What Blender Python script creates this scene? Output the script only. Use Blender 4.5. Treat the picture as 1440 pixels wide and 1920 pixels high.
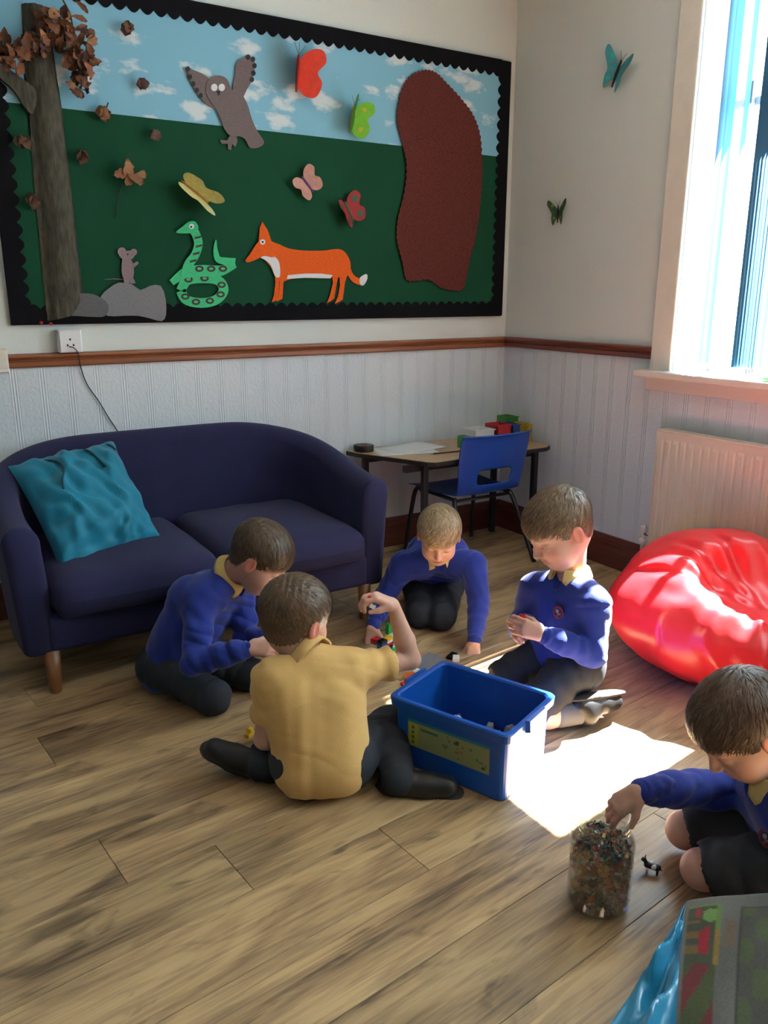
import bpy, bmesh, math, random
import numpy as np
from mathutils import Vector, Matrix, noise

for o in list(bpy.data.objects):
    bpy.data.objects.remove(o, do_unlink=True)
SC = bpy.context.scene
COL = SC.collection
rnd = random.Random(7)
PI = math.pi

# ---------------------------------------------------------------- camera
# world: the room corner is the origin, the display wall is y = 0, the window wall is x = 0
CAM = np.array([-2.90062, -3.42039, 1.28])
FPX, YAW, PITCH = 1515.37, 0.557811, 0.265196
FW = np.array([math.sin(YAW) * math.cos(PITCH), math.cos(YAW) * math.cos(PITCH), -math.sin(PITCH)])
RT = np.array([math.cos(YAW), -math.sin(YAW), 0.0])
UP = np.cross(RT, FW)
cd = bpy.data.cameras.new('camera')
cam = bpy.data.objects.new('camera', cd)
COL.objects.link(cam)
cd.sensor_fit = 'VERTICAL'
cd.sensor_height = 32.0
cd.lens = 32.0 * FPX / 1920.0
cd.clip_start = 0.02
cam.matrix_world = Matrix([[RT[i], UP[i], -FW[i], CAM[i]] for i in range(3)] + [[0, 0, 0, 1]])
SC.camera = cam

# ---------------------------------------------------------------- light and exposure
w = bpy.data.worlds.new('daylight'); SC.world = w; w.use_nodes = True
bg = w.node_tree.nodes['Background']
bg.inputs[0].default_value = (0.68, 0.88, 1.0, 1); bg.inputs[1].default_value = 17.0
sd = bpy.data.lights.new('sun', 'SUN'); sd.energy = 170.0; sd.angle = math.radians(0.6); sd.color = (1.0, 0.985, 0.95)
sun = bpy.data.objects.new('sun', sd); COL.objects.link(sun)
SUN_DIR = Vector((-1.0, -0.13, -1.07)).normalized()
sun.rotation_euler = SUN_DIR.to_track_quat('-Z', 'Y').to_euler(); sun.location = (3, -1.2, 5)
vs = SC.view_settings
vs.view_transform = 'Standard'; vs.look = 'None'; vs.gamma = 1.0; vs.exposure = 0.0
vs.use_curve_mapping = False

# ---------------------------------------------------------------- helpers
def ray(x, y):
    return FW + RT * (x - 720) / FPX + UP * (960 - y) / FPX
def at_z(x, y, h=0.0):
    d = ray(x, y); return CAM + d * (h - CAM[2]) / d[2]
def at_y(x, y, Y=0.0):
    d = ray(x, y); return CAM + d * (Y - CAM[1]) / d[1]
def at_x(x, y, X=0.0):
    d = ray(x, y); return CAM + d * (X - CAM[0]) / d[0]
def at_d(x, y, D):
    return CAM + ray(x, y) * D
A3 = lambda *v: np.array(v, float)
AW = A3(math.sin(YAW), math.cos(YAW), 0)          # level, away from the camera
def nrm(v):
    v = np.array(v, float); return v / (np.linalg.norm(v) + 1e-12)

def node(nt, t, **kw):
    n = nt.nodes.new(t)
    for k, v in kw.items():
        if k in n.inputs.keys(): n.inputs[k].default_value = v
        else: setattr(n, k, v)
    return n
def mat(name, col, rough=0.6, spec=0.5, metal=0.0, noise_amt=0.0, noise_scale=20.0, bump=0.0, bump_scale=60.0,
        attr=None, trans=0.0, coat=0.0, sheen=0.0, rand=0.0, sss=0.0, stretch=None):
    m = bpy.data.materials.new(name); m.use_nodes = True
    nt = m.node_tree; b = nt.nodes['Principled BSDF']
    b.inputs['Roughness'].default_value = rough
    b.inputs['Specular IOR Level'].default_value = spec
    b.inputs['Metallic'].default_value = metal
    if coat: b.inputs['Coat Weight'].default_value = coat
    if sheen: b.inputs['Sheen Weight'].default_value = sheen
    if sss:
        b.inputs['Subsurface Weight'].default_value = sss
        b.inputs['Subsurface Radius'].default_value = (0.012, 0.005, 0.003); b.inputs['Subsurface Scale'].default_value = 0.6
    b.inputs['Base Color'].default_value = (*col, 1)
    cur = None
    if attr:
        a = node(nt, 'ShaderNodeAttribute'); a.attribute_name = attr; cur = a.outputs['Color']
    tc = node(nt, 'ShaderNodeTexCoord')
    vec = tc.outputs['Object']
    if stretch:
        mp = node(nt, 'ShaderNodeMapping'); mp.inputs['Scale'].default_value = stretch
        nt.links.new(vec, mp.inputs['Vector']); vec = mp.outputs['Vector']
    if noise_amt or rand:
        nz = node(nt, 'ShaderNodeTexNoise'); nz.inputs['Scale'].default_value = noise_scale; nz.inputs['Detail'].default_value = 4
        nt.links.new(vec, nz.inputs['Vector'])
        mr = node(nt, 'ShaderNodeMapRange'); mr.inputs['From Min'].default_value = 0.3; mr.inputs['From Max'].default_value = 0.7
        mr.inputs['To Min'].default_value = 1 - noise_amt; mr.inputs['To Max'].default_value = 1 + noise_amt
        nt.links.new(nz.outputs['Fac'], mr.inputs['Value'])
        val = mr.outputs[0]
        if rand:
            oi = node(nt, 'ShaderNodeObjectInfo')
            m2 = node(nt, 'ShaderNodeMapRange'); m2.inputs['To Min'].default_value = 1 - rand; m2.inputs['To Max'].default_value = 1 + rand
            nt.links.new(oi.outputs['Random'], m2.inputs['Value'])
            mu = node(nt, 'ShaderNodeMath'); mu.operation = 'MULTIPLY'
            nt.links.new(val, mu.inputs[0]); nt.links.new(m2.outputs[0], mu.inputs[1]); val = mu.outputs[0]
        mx = node(nt, 'ShaderNodeVectorMath'); mx.operation = 'SCALE'
        if cur is not None: nt.links.new(cur, mx.inputs[0])
        else: mx.inputs[0].default_value = col
        nt.links.new(val, mx.inputs['Scale'])
        cur = mx.outputs[0]
    if cur is not None: nt.links.new(cur, b.inputs['Base Color'])
    if bump:
        nb = node(nt, 'ShaderNodeTexNoise'); nb.inputs['Scale'].default_value = bump_scale; nb.inputs['Detail'].default_value = 5
        nt.links.new(vec, nb.inputs['Vector'])
        bp = node(nt, 'ShaderNodeBump'); bp.inputs['Strength'].default_value = bump; bp.inputs['Distance'].default_value = 0.01
        nt.links.new(nb.outputs['Fac'], bp.inputs['Height']); nt.links.new(bp.outputs['Normal'], b.inputs['Normal'])
    if trans:
        b.inputs['Transmission Weight'].default_value = trans; b.inputs['IOR'].default_value = 1.45
    return m

def tag(o, label, cat, group=None):
    o['label'] = label; o['category'] = cat
    if group: o['group'] = group
    return o
def thing(name, label, cat, loc=(0, 0, 0), group=None):
    o = bpy.data.objects.new(name, None); COL.objects.link(o); o.location = tuple(loc); o.empty_display_size = 0.05
    return tag(o, label, cat, group)
def put(o, parent):
    """parent keeping the world place (world = parent translation/rotation * local)"""
    o.parent = parent
    if parent is not None:
        o.matrix_parent_inverse = parent_world(parent).inverted()
    return o
def parent_world(p):
    m = p.matrix_basis.copy()
    if p.parent is not None: m = parent_world(p.parent) @ p.matrix_parent_inverse @ m
    return m
def mesh_obj(name, verts, faces, m, parent=None, smooth=False, origin=None):
    me = bpy.data.meshes.new(name)
    v = np.asarray(verts, float)
    if origin is None and parent is None:
        origin = (0, 0, 0)
    if origin is not None: v = v - np.asarray(origin, float)
    me.from_pydata(v.tolist(), [], [tuple(int(i) for i in f) for f in faces])
    if m is not None: me.materials.append(m)
    if smooth: me.polygons.foreach_set('use_smooth', [True] * len(me.polygons))
    me.update()
    o = bpy.data.objects.new(name, me); COL.objects.link(o)
    if origin is not None: o.location = tuple(origin)
    if parent is not None: put(o, parent)
    return o
def bm_obj(name, bm, m, parent=None, smooth=False, loc=None):
    me = bpy.data.meshes.new(name); bm.normal_update(); bm.to_mesh(me); bm.free()
    if m is not None: me.materials.append(m)
    if smooth: me.polygons.foreach_set('use_smooth', [True] * len(me.polygons))
    o = bpy.data.objects.new(name, me); COL.objects.link(o)
    if loc is not None: o.location = tuple(loc)
    if parent is not None: put(o, parent)
    return o
def box_bm(bm, lo, hi, M=None, bevel=0.0, seg=2):
    lo, hi = Vector(lo), Vector(hi)
    mx = Matrix.Translation((lo + hi) / 2) @ Matrix.Diagonal((*(hi - lo), 1))
    t = bmesh.new()
    bmesh.ops.create_cube(t, size=1, matrix=mx)
    if bevel: bmesh.ops.bevel(t, geom=t.edges[:], offset=bevel, segments=seg, profile=0.5, affect='EDGES')
    if M is not None: t.transform(M)
    me = bpy.data.meshes.new('tmp'); t.to_mesh(me); t.free(); bm.from_mesh(me); bpy.data.meshes.remove(me)
def box(name, lo, hi, m, parent=None, bevel=0.0, M=None, smooth=False, seg=2):
    bm = bmesh.new(); box_bm(bm, lo, hi, M, bevel, seg)
    return bm_obj(name, bm, m, parent, smooth)
def tube_pts(pts, r, n=8, cap=True):
    pts = [np.array(p, float) for p in pts]; V = []; F = []
    rr = r if hasattr(r, '__len__') else [r] * len(pts)
    up = None
    for i, p in enumerate(pts):
        t = nrm(pts[min(i + 1, len(pts) - 1)] - pts[max(i - 1, 0)])
        if up is None: up = nrm(np.cross(t, A3(0.3, 0.2, 1))) if abs(t[2]) < 0.95 else nrm(np.cross(t, A3(1, 0, 0)))
        up = nrm(up - t * (up @ t)); sd_ = np.cross(t, up)
        for k in range(n):
            a = 2 * PI * k / n; V.append(p + rr[i] * (math.cos(a) * up + math.sin(a) * sd_))
    for i in range(len(pts) - 1):
        for k in range(n):
            F.append((i * n + k, i * n + (k + 1) % n, (i + 1) * n + (k + 1) % n, (i + 1) * n + k))
    if cap:
        F.append(tuple(range(n - 1, -1, -1))); F.append(tuple((len(pts) - 1) * n + k for k in range(n)))
    return V, F
def tube(name, pts, r, m, parent=None, n=8):
    V, F = tube_pts(pts, r, n)
    return mesh_obj(name, V, F, m, parent, True)
def crom(pts, n=6, closed=False):
    pts = [np.array(p, float) for p in pts]; out = []; N = len(pts)
    rng = range(N if closed else N - 1)
    for i in rng:
        if closed: p0, p1, p2, p3 = pts[(i - 1) % N], pts[i], pts[(i + 1) % N], pts[(i + 2) % N]
        else: p0, p1, p2, p3 = pts[max(i - 1, 0)], pts[i], pts[i + 1], pts[min(i + 2, N - 1)]
        for k in range(n):
            t = k / n
            out.append(0.5 * ((2 * p1) + (-p0 + p2) * t + (2 * p0 - 5 * p1 + 4 * p2 - p3) * t * t + (-p0 + 3 * p1 - 3 * p2 + p3) * t ** 3))
    if not closed: out.append(pts[-1])
    return out
def lathe(name, prof, m, parent=None, n=32, center=(0, 0, 0), smooth=True):
    V = []; F = []
    for (r, z) in prof:
        for k in range(n):
            a = 2 * PI * k / n; V.append((center[0] + r * math.cos(a), center[1] + r * math.sin(a), center[2] + z))
    for i in range(len(prof) - 1):
        for k in range(n): F.append((i * n + k, i * n + (k + 1) % n, (i + 1) * n + (k + 1) % n, (i + 1) * n + k))
    return mesh_obj(name, V, F, m, parent, smooth)
def copy_tree(o, parent=None):
    c = o.copy(); COL.objects.link(c); c.parent = parent
    for ch in o.children: copy_tree(ch, c)
    return c

# ---------------------------------------------------------------- soft shapes: a signed field turned into one mesh
def sines(P, f, seed=0):
    r = np.random.RandomState(seed); out = 0
    for i in range(4):
        k = r.normal(size=3) * f * (0.6 + 0.5 * i); out = out + np.sin(P @ k + r.uniform(0, 6)) / (1 + 0.6 * i)
    return out / 2.2
class Field:
    FAR = 0.06
    def __init__(s, lo, hi, res):
        s.res = res; s.lo = np.array(lo, float)
        s.n = np.maximum(np.ceil((np.array(hi) - s.lo) / res).astype(int) + 1, 4)
        s.v = np.full(tuple(s.n), s.FAR, np.float32)
    def block(s, lo, hi):
        i0 = np.clip(np.floor((np.array(lo) - s.lo) / s.res).astype(int), 0, s.n); i1 = np.clip(np.ceil((np.array(hi) - s.lo) / s.res).astype(int) + 1, 0, s.n)
        sl = tuple(slice(a, b) for a, b in zip(i0, i1))
        ax = [s.lo[i] + s.res * np.arange(i0[i], i1[i]) for i in range(3)]
        if min(len(a) for a in ax) == 0: return None, None
        return sl, np.stack(np.meshgrid(*ax, indexing='ij'), -1)
    def apply(s, lo, hi, fn, k=0.01, op='add'):
        sl, P = s.block(np.array(lo) - 0.045, np.array(hi) + 0.045)
        if sl is None: return
        d = fn(P).astype(np.float32); a = s.v[sl]
        if op == 'add':
            h = np.clip(0.5 + 0.5 * (d - a) / k, 0, 1); s.v[sl] = d * (1 - h) + a * h - k * h * (1 - h)
        else:
            b = -d; h = np.clip(0.5 - 0.5 * (b - a) / k, 0, 1); s.v[sl] = b * (1 - h) + a * h + k * h * (1 - h)
    def cone(s, a, b, ra, rb, k=0.01, op='add', wr=0.0, wf=60.0, seed=0, ring=0.0, ringf=160.0):
        a, b = np.array(a, float), np.array(b, float); r = max(ra, rb)
        def fn(P):
            ab = b - a; L2 = ab @ ab + 1e-12
            t = np.clip(((P - a) @ ab) / L2, 0, 1)
            d = np.linalg.norm(P - (a + t[..., None] * ab), axis=-1) - (ra + (rb - ra) * t)
            if wr: d = d + wr * sines(P, wf, seed)
            if ring: d = d + ring * np.sin(t * math.sqrt(L2) * ringf + 2.2 * sines(P, 26, seed + 3))
            return d
        s.apply(np.minimum(a, b) - r, np.maximum(a, b) + r, fn, k, op)
    def ell(s, c, r, M=None, k=0.01, op='add', wr=0.0, wf=60.0, seed=0):
        c = np.array(c, float); r = np.array(r, float); R = r.max()
        M = np.eye(3) if M is None else np.array(M, float)
        def fn(P):
            q = (P - c) @ M.T
            k0 = np.linalg.norm(q / r, axis=-1); k1 = np.linalg.norm(q / (r * r), axis=-1) + 1e-9
            d = k0 * (k0 - 1) / k1
            if wr: d = d + wr * sines(P, wf, seed)
            return d
        s.apply(c - R, c + R, fn, k, op)
    def mesh(s, name, m, parent=None, origin=None):
        V, F = nets(s.v, s.lo, s.res)
        if origin is not None: V = V - np.array(origin)
        me = bpy.data.meshes.new(name)
        me.vertices.add(len(V)); me.vertices.foreach_set('co', V.astype(np.float32).ravel())
        me.loops.add(len(F) * 4); me.loops.foreach_set('vertex_index', F.astype(np.int32).ravel())
        me.polygons.add(len(F)); me.polygons.foreach_set('loop_start', np.arange(0, len(F) * 4, 4, dtype=np.int32))
        me.polygons.foreach_set('loop_total', np.full(len(F), 4, np.int32))
        me.polygons.foreach_set('use_smooth', np.ones(len(F), bool))
        me.update(calc_edges=True); me.validate()
        if m is not None: me.materials.append(m)
        o = bpy.data.objects.new(name, me); COL.objects.link(o)
        if origin is not None: o.location = tuple(origin)
        if parent is not None: put(o, parent)
        return o, V
def nets(v, lo, res):
    s = v < 0
    c = np.zeros(tuple(n - 1 for n in v.shape), np.int8)
    for i in (0, 1):
        for j in (0, 1):
            for k in (0, 1):
                c += s[i:s.shape[0] - 1 + i, j:s.shape[1] - 1 + j, k:s.shape[2] - 1 + k]
    act = (c > 0) & (c < 8)
    idx = np.argwhere(act); acc = np.zeros((len(idx), 3)); cnt = np.zeros(len(idx))
    cor = [(i, j, k) for i in (0, 1) for j in (0, 1) for k in (0, 1)]
    for a in cor:
        for b in cor:
            if sum(y - x for x, y in zip(a, b)) == 1 and all(y >= x for x, y in zip(a, b)):
                v1 = v[tuple((idx + a).T)]; v2 = v[tuple((idx + b).T)]
                mm = (v1 < 0) != (v2 < 0)
                t = np.where(mm, v1 / np.where(mm, v1 - v2, 1), 0)
                p = np.array(a) + t[:, None] * (np.array(b) - np.array(a))
                acc[mm] += p[mm]; cnt[mm] += 1
    V = lo + res * (idx + acc / np.maximum(cnt, 1)[:, None])
    vid = np.full(act.shape, -1, np.int64); vid[act] = np.arange(len(idx))
    Fs = []
    for ax in range(3):
        s1 = np.moveaxis(s, ax, 0); vi = np.moveaxis(vid, ax, 0)
        e = s1[:-1, 1:-1, 1:-1] != s1[1:, 1:-1, 1:-1]
        I = np.argwhere(e)
        if not len(I): continue
        i, j, k = I[:, 0], I[:, 1], I[:, 2]
        q = np.stack([vi[i, j, k], vi[i, j + 1, k], vi[i, j + 1, k + 1], vi[i, j, k + 1]], 1)
        ins = s1[i, j + 1, k + 1]
        if ax == 1: ins = ~ins
        q[~ins] = q[~ins][:, ::-1]
        Fs.append(q)
    F = np.concatenate(Fs); F = F[(F >= 0).all(1)]
    return V, F
def colour_attr(o, cols, name='Col'):
    a = o.data.color_attributes.new(name, 'FLOAT_COLOR', 'POINT')
    c = np.ones((len(o.data.vertices), 4), np.float32); c[:, :3] = cols
    a.data.foreach_set('color', c.ravel())
# ================================================================ the room
def struct(o):
    o['kind'] = 'structure'; return o
XW, YW, ZC = -4.3, -5.3, 2.75          # far sides of the room and the ceiling

def wall_material(name, col, emboss):
    m = bpy.data.materials.new(name); m.use_nodes = True; nt = m.node_tree; b = nt.nodes['Principled BSDF']
    b.inputs['Roughness'].default_value = 0.7; b.inputs['Specular IOR Level'].default_value = 0.25
    tc = node(nt, 'ShaderNodeTexCoord')
    nz = node(nt, 'ShaderNodeTexNoise'); nz.inputs['Scale'].default_value = 1.4; nz.inputs['Detail'].default_value = 3
    nt.links.new(tc.outputs['Object'], nz.inputs['Vector'])
    mr = node(nt, 'ShaderNodeMapRange'); mr.inputs['To Min'].default_value = 0.97; mr.inputs['To Max'].default_value = 1.03
    nt.links.new(nz.outputs['Fac'], mr.inputs['Value'])
    sc = node(nt, 'ShaderNodeVectorMath'); sc.operation = 'SCALE'; sc.inputs[0].default_value = col
    nt.links.new(mr.outputs[0], sc.inputs['Scale']); nt.links.new(sc.outputs[0], b.inputs['Base Color'])
    bp = node(nt, 'ShaderNodeBump'); bp.inputs['Distance'].default_value = 0.004
    n2 = node(nt, 'ShaderNodeTexNoise'); n2.inputs['Scale'].default_value = 70; n2.inputs['Detail'].default_value = 4
    nt.links.new(tc.outputs['Object'], n2.inputs['Vector'])
    if emboss:
        # pressed wallpaper: upright ribbed bands with mottled fields between
        sx = node(nt, 'ShaderNodeSeparateXYZ'); nt.links.new(tc.outputs['Object'], sx.inputs[0])
        ad = node(nt, 'ShaderNodeMath'); ad.operation = 'ADD'; nt.links.new(sx.outputs[0], ad.inputs[0]); nt.links.new(sx.outputs[1], ad.inputs[1])
        fr = node(nt, 'ShaderNodeMath'); fr.operation = 'MODULO'; fr.inputs[1].default_value = 0.105
        a2 = node(nt, 'ShaderNodeMath'); a2.operation = 'ADD'; a2.inputs[1].default_value = 20.0
        nt.links.new(ad.outputs[0], a2.inputs[0]); nt.links.new(a2.outputs[0], fr.inputs[0])
        band = node(nt, 'ShaderNodeMath'); band.operation = 'LESS_THAN'; band.inputs[1].default_value = 0.030; nt.links.new(fr.outputs[0], band.inputs[0])
        rib = node(nt, 'ShaderNodeMath'); rib.operation = 'SINE'; m9 = node(nt, 'ShaderNodeMath'); m9.operation = 'MULTIPLY'; m9.inputs[1].default_value = 2 * PI / 0.010
        nt.links.new(fr.outputs[0], m9.inputs[0]); nt.links.new(m9.outputs[0], rib.inputs[0])
        mx = node(nt, 'ShaderNodeMix'); nt.links.new(band.outputs[0], mx.inputs[0]); nt.links.new(n2.outputs['Fac'], mx.inputs[2])
        rs = node(nt, 'ShaderNodeMapRange'); rs.inputs['From Min'].default_value = -1; rs.inputs['To Min'].default_value = 0.1; rs.inputs['To Max'].default_value = 1.1
        nt.links.new(rib.outputs[0], rs.inputs['Value']); nt.links.new(rs.outputs[0], mx.inputs[3])
        nt.links.new(mx.outputs[0], bp.inputs['Height']); bp.inputs['Strength'].default_value = 0.55
    else:
        nt.links.new(n2.outputs['Fac'], bp.inputs['Height']); bp.inputs['Strength'].default_value = 0.12
    nt.links.new(bp.outputs['Normal'], b.inputs['Normal'])
    return m
M_WALL = wall_material('wall_paint', (0.71, 0.755, 0.71), False)
M_PAPER = wall_material('embossed_wallpaper', (0.70, 0.755, 0.79), True)
M_CEIL = mat('ceiling_paint', (0.85, 0.84, 0.8), 0.8)
M_CREAM = mat('cream_gloss_paint', (0.80, 0.74, 0.64), 0.35, noise_amt=0.03)
M_WHITE = mat('white_plastic', (0.82, 0.82, 0.82), 0.3)

def wood(name, c1, c2, rough=0.35, axis=0, scale=6.0):
    m = bpy.data.materials.new(name); m.use_nodes = True; nt = m.node_tree; b = nt.nodes['Principled BSDF']
    b.inputs['Roughness'].default_value = rough
    tc = node(nt, 'ShaderNodeTexCoord'); mp = node(nt, 'ShaderNodeMapping')
    s = [14.0, 14.0, 14.0]; s[axis] = 0.8; mp.inputs['Scale'].default_value = [q * scale / 6 for q in s]
    nt.links.new(tc.outputs['Object'], mp.inputs['Vector'])
    nz = node(nt, 'ShaderNodeTexNoise'); nz.inputs['Scale'].default_value = 3; nz.inputs['Detail'].default_value = 6; nz.inputs['Distortion'].default_value = 0.6
    nt.links.new(mp.outputs[0], nz.inputs['Vector'])
    cr = node(nt, 'ShaderNodeValToRGB'); cr.color_ramp.elements[0].position = 0.3; cr.color_ramp.elements[1].position = 0.7
    cr.color_ramp.elements[0].color = (*c1, 1); cr.color_ramp.elements[1].color = (*c2, 1)
    nt.links.new(nz.outputs['Fac'], cr.inputs[0]); nt.links.new(cr.outputs[0], b.inputs['Base Color'])
    return m
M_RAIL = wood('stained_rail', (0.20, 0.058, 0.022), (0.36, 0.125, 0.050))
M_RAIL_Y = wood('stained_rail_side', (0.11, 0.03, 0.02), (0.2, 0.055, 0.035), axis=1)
M_SKIRT = wood('stained_baseboard', (0.07, 0.016, 0.01), (0.13, 0.032, 0.02))
M_SKIRT_Y = wood('stained_baseboard_side', (0.085, 0.02, 0.014), (0.15, 0.04, 0.028), axis=1)

# floor slab, then each laminate plank
M_SLAB = mat('floor_joint', (0.06, 0.04, 0.025), 0.8)
floor = struct(box('floor', (XW - .2, YW - .2, -0.14), (0.0, 0.0, -0.0035), M_SLAB))
def plank_material():
    m = bpy.data.materials.new('laminate_plank'); m.use_nodes = True; nt = m.node_tree; b = nt.nodes['Principled BSDF']
    tc = node(nt, 'ShaderNodeTexCoord'); oi = node(nt, 'ShaderNodeObjectInfo')
    off = node(nt, 'ShaderNodeVectorMath'); off.operation = 'SCALE'; off.inputs[0].default_value = (13.0, 7.0, 31.0)
    nt.links.new(oi.outputs['Random'], off.inputs['Scale'])
    ad = node(nt, 'ShaderNodeVectorMath'); nt.links.new(tc.outputs['Object'], ad.inputs[0]); nt.links.new(off.outputs[0], ad.inputs[1])
    def nz(sc, s, det, dist=0.0):
        mp = node(nt, 'ShaderNodeMapping'); mp.inputs['Scale'].default_value = s; nt.links.new(ad.outputs[0], mp.inputs['Vector'])
        n = node(nt, 'ShaderNodeTexNoise'); n.inputs['Scale'].default_value = sc; n.inputs['Detail'].default_value = det; n.inputs['Distortion'].default_value = dist
        nt.links.new(mp.outputs[0], n.inputs['Vector']); return n.outputs['Fac']
    broad = nz(2.4, (0.8, 3.4, 1), 4, 0.9); grain = nz(5.0, (0.9, 15, 1), 7, 1.2); knot = nz(3.6, (1.0, 3.2, 1), 3, 1.8)
    cr = node(nt, 'ShaderNodeValToRGB'); e = cr.color_ramp.elements
    e[0].position = 0.34; e[0].color = (0.130, 0.085, 0.050, 1); e[1].position = 0.68; e[1].color = (0.60, 0.425, 0.215, 1)
    n1 = e.new(0.46); n1.color = (0.34, 0.22, 0.112, 1); n2 = e.new(0.56); n2.color = (0.495, 0.335, 0.165, 1)
    mixv = node(nt, 'ShaderNodeMath'); mixv.operation = 'MULTIPLY'; mixv.inputs[1].default_value = 0.62; nt.links.new(broad, mixv.inputs[0])
    g2 = node(nt, 'ShaderNodeMath'); g2.operation = 'MULTIPLY_ADD'; g2.inputs[1].default_value = 0.38; nt.links.new(grain, g2.inputs[0]); nt.links.new(mixv.outputs[0], g2.inputs[2])
    nt.links.new(g2.outputs[0], cr.inputs[0])
    tone = node(nt, 'ShaderNodeMapRange'); tone.inputs['To Min'].default_value = 0.84; tone.inputs['To Max'].default_value = 1.12
    nt.links.new(oi.outputs['Random'], tone.inputs['Value'])
    kd = node(nt, 'ShaderNodeMapRange'); kd.inputs['From Min'].default_value = 0.585; kd.inputs['From Max'].default_value = 0.72; kd.inputs['To Min'].default_value = 1.0; kd.inputs['To Max'].default_value = 0.5
    nt.links.new(knot, kd.inputs['Value'])
    mu = node(nt, 'ShaderNodeMath'); mu.operation = 'MULTIPLY'; nt.links.new(tone.outputs[0], mu.inputs[0]); nt.links.new(kd.outputs[0], mu.inputs[1])
    sc = node(nt, 'ShaderNodeVectorMath'); sc.operation = 'SCALE'; nt.links.new(cr.outputs[0], sc.inputs[0]); nt.links.new(mu.outputs[0], sc.inputs['Scale'])
    nt.links.new(sc.outputs[0], b.inputs['Base Color'])
    b.inputs['Roughness'].default_value = 0.36; b.inputs['Specular IOR Level'].default_value = 0.5
    bp = node(nt, 'ShaderNodeBump'); bp.inputs['Strength'].default_value = 0.12; bp.inputs['Distance'].default_value = 0.003
    nt.links.new(grain, bp.inputs['Height']); nt.links.new(bp.outputs[0], b.inputs['Normal'])
    return m
M_PLANK = plank_material()
def clip(poly, inside, cut):
    out = []
    for i in range(len(poly)):
        p, q = poly[i - 1], poly[i]
        if inside(q):
            if not inside(p): out.append(cut(p, q))
            out.append(q)
        elif inside(p): out.append(cut(p, q))
    return out
def clip_rect(poly, x0, x1, y0, y1):
    def at(ax, v): return lambda p, q: p + (q - p) * ((v - p[ax]) / (q[ax] - p[ax]))
    for ax, v, s in ((0, x0, 1), (0, x1, -1), (1, y0, 1), (1, y1, -1)):
        if not poly: return poly
        poly = clip(poly, lambda p: s * (p[ax] - v) >= -1e-9, at(ax, v))
    return poly
PANG = math.radians(6.0); PW, PL = 0.192, 1.29
pu, pv = np.array([math.cos(PANG), math.sin(PANG)]), np.array([-math.sin(PANG), math.cos(PANG)])
pr = random.Random(3)
for row in range(-34, 8):
    off = pr.uniform(0, PL)
    for colm in range(-6, 5):
        c0 = pu * (colm * PL + off) + pv * (row * PW); g = 0.0007
        poly = [c0 + pu * g + pv * g, c0 + pu * (PL - g) + pv * g, c0 + pu * (PL - g) + pv * (PW - g), c0 + pu * g + pv * (PW - g)]
        poly = clip_rect(poly, XW, -0.001, YW, -0.001)
        if len(poly) < 3: continue
        ctr = sum(poly) / len(poly)
        if ctr[0] < -3.6 and ctr[1] < -4.2: pass
        L = [((p - ctr) @ pu, (p - ctr) @ pv) for p in poly]; n = len(L)
        if max(q[0] for q in L) - min(q[0] for q in L) < 0.01 or max(q[1] for q in L) - min(q[1] for q in L) < 0.004: continue
        sh = [(x * (1 - 0.0008 / max(abs(x), .02)), y * (1 - 0.0008 / max(abs(y), .02))) for x, y in L]
        V = [(x, y, -0.008) for x, y in L] + [(x, y, -0.0007) for x, y in L] + [(x, y, 0) for x, y in sh]
        F = [tuple(range(2 * n, 3 * n))] + [(i, (i + 1) % n, n + (i + 1) % n, n + i) for i in range(n)] + [(n + i, n + (i + 1) % n, 2 * n + (i + 1) % n, 2 * n + i) for i in range(n)]
        o = mesh_obj('plank', V, F, M_PLANK)
        o.location = (ctr[0], ctr[1], 0); o.rotation_euler = (0, 0, PANG); o.parent = floor

RAIL_Z = 1.0217
struct(box('ceiling', (XW - .2, YW - .2, ZC), (.3, .2, ZC + .15), M_CEIL))
# display wall: painted above the rail, pressed wallpaper below
wb = struct(box('wall_back', (XW - .2, 0.0, RAIL_Z), (.3, .2, ZC), M_WALL))
box('wallpaper_panel', (XW - .2, 0.0, -.1), (.3, .2, RAIL_Z), M_PAPER, wb)
# window wall
WY0, WY1, WZ0, WZ1 = -1.105, -2.02, 0.955, 2.60
wr_ = struct(box('wall_right', (0, WY0, RAIL_Z), (.3, .0, ZC), M_WALL))
box('wallpaper_panel', (0, WY0, -.1), (.3, 0, RAIL_Z), M_PAPER, wr_)
box('wallpaper_panel', (0, WY1, -.1), (.3, WY0, WZ0 - .02), M_PAPER, wr_)
box('wallpaper_panel', (0, YW, -.1), (.3, WY1, RAIL_Z), M_PAPER, wr_)
box('lintel', (0, WY1, WZ1), (.3, WY0, ZC), M_WALL, wr_)
for lo_, hi_ in (((0, -3.1, RAIL_Z), (.3, WY1, ZC)), ((0, YW, RAIL_Z), (.3, -4.0, ZC)), ((0, -4.0, WZ1), (.3, -3.1, ZC))): box('wall_section', lo_, hi_, M_WALL, wr_)   # a second window behind the photographer's right
M_FAR = mat('dark_unseen_wall', (.16, .18, .20), .8)  # unseen walls coloured dark to cut the bounce light onto the window wall
struct(box('wall_front', (XW - .2, YW - .2, -.1), (.3, YW, ZC), M_FAR))
struct(box('sun_blocker', (.3, YW - .5, 2.62), (.75, .4, 2.78), M_WALL))  # unseen overhang, added to stop the sun patch short on the floor
wl_ = struct(box('wall_left', (XW - .2, YW, -.1), (XW, 0, ZC), M_FAR))

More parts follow.
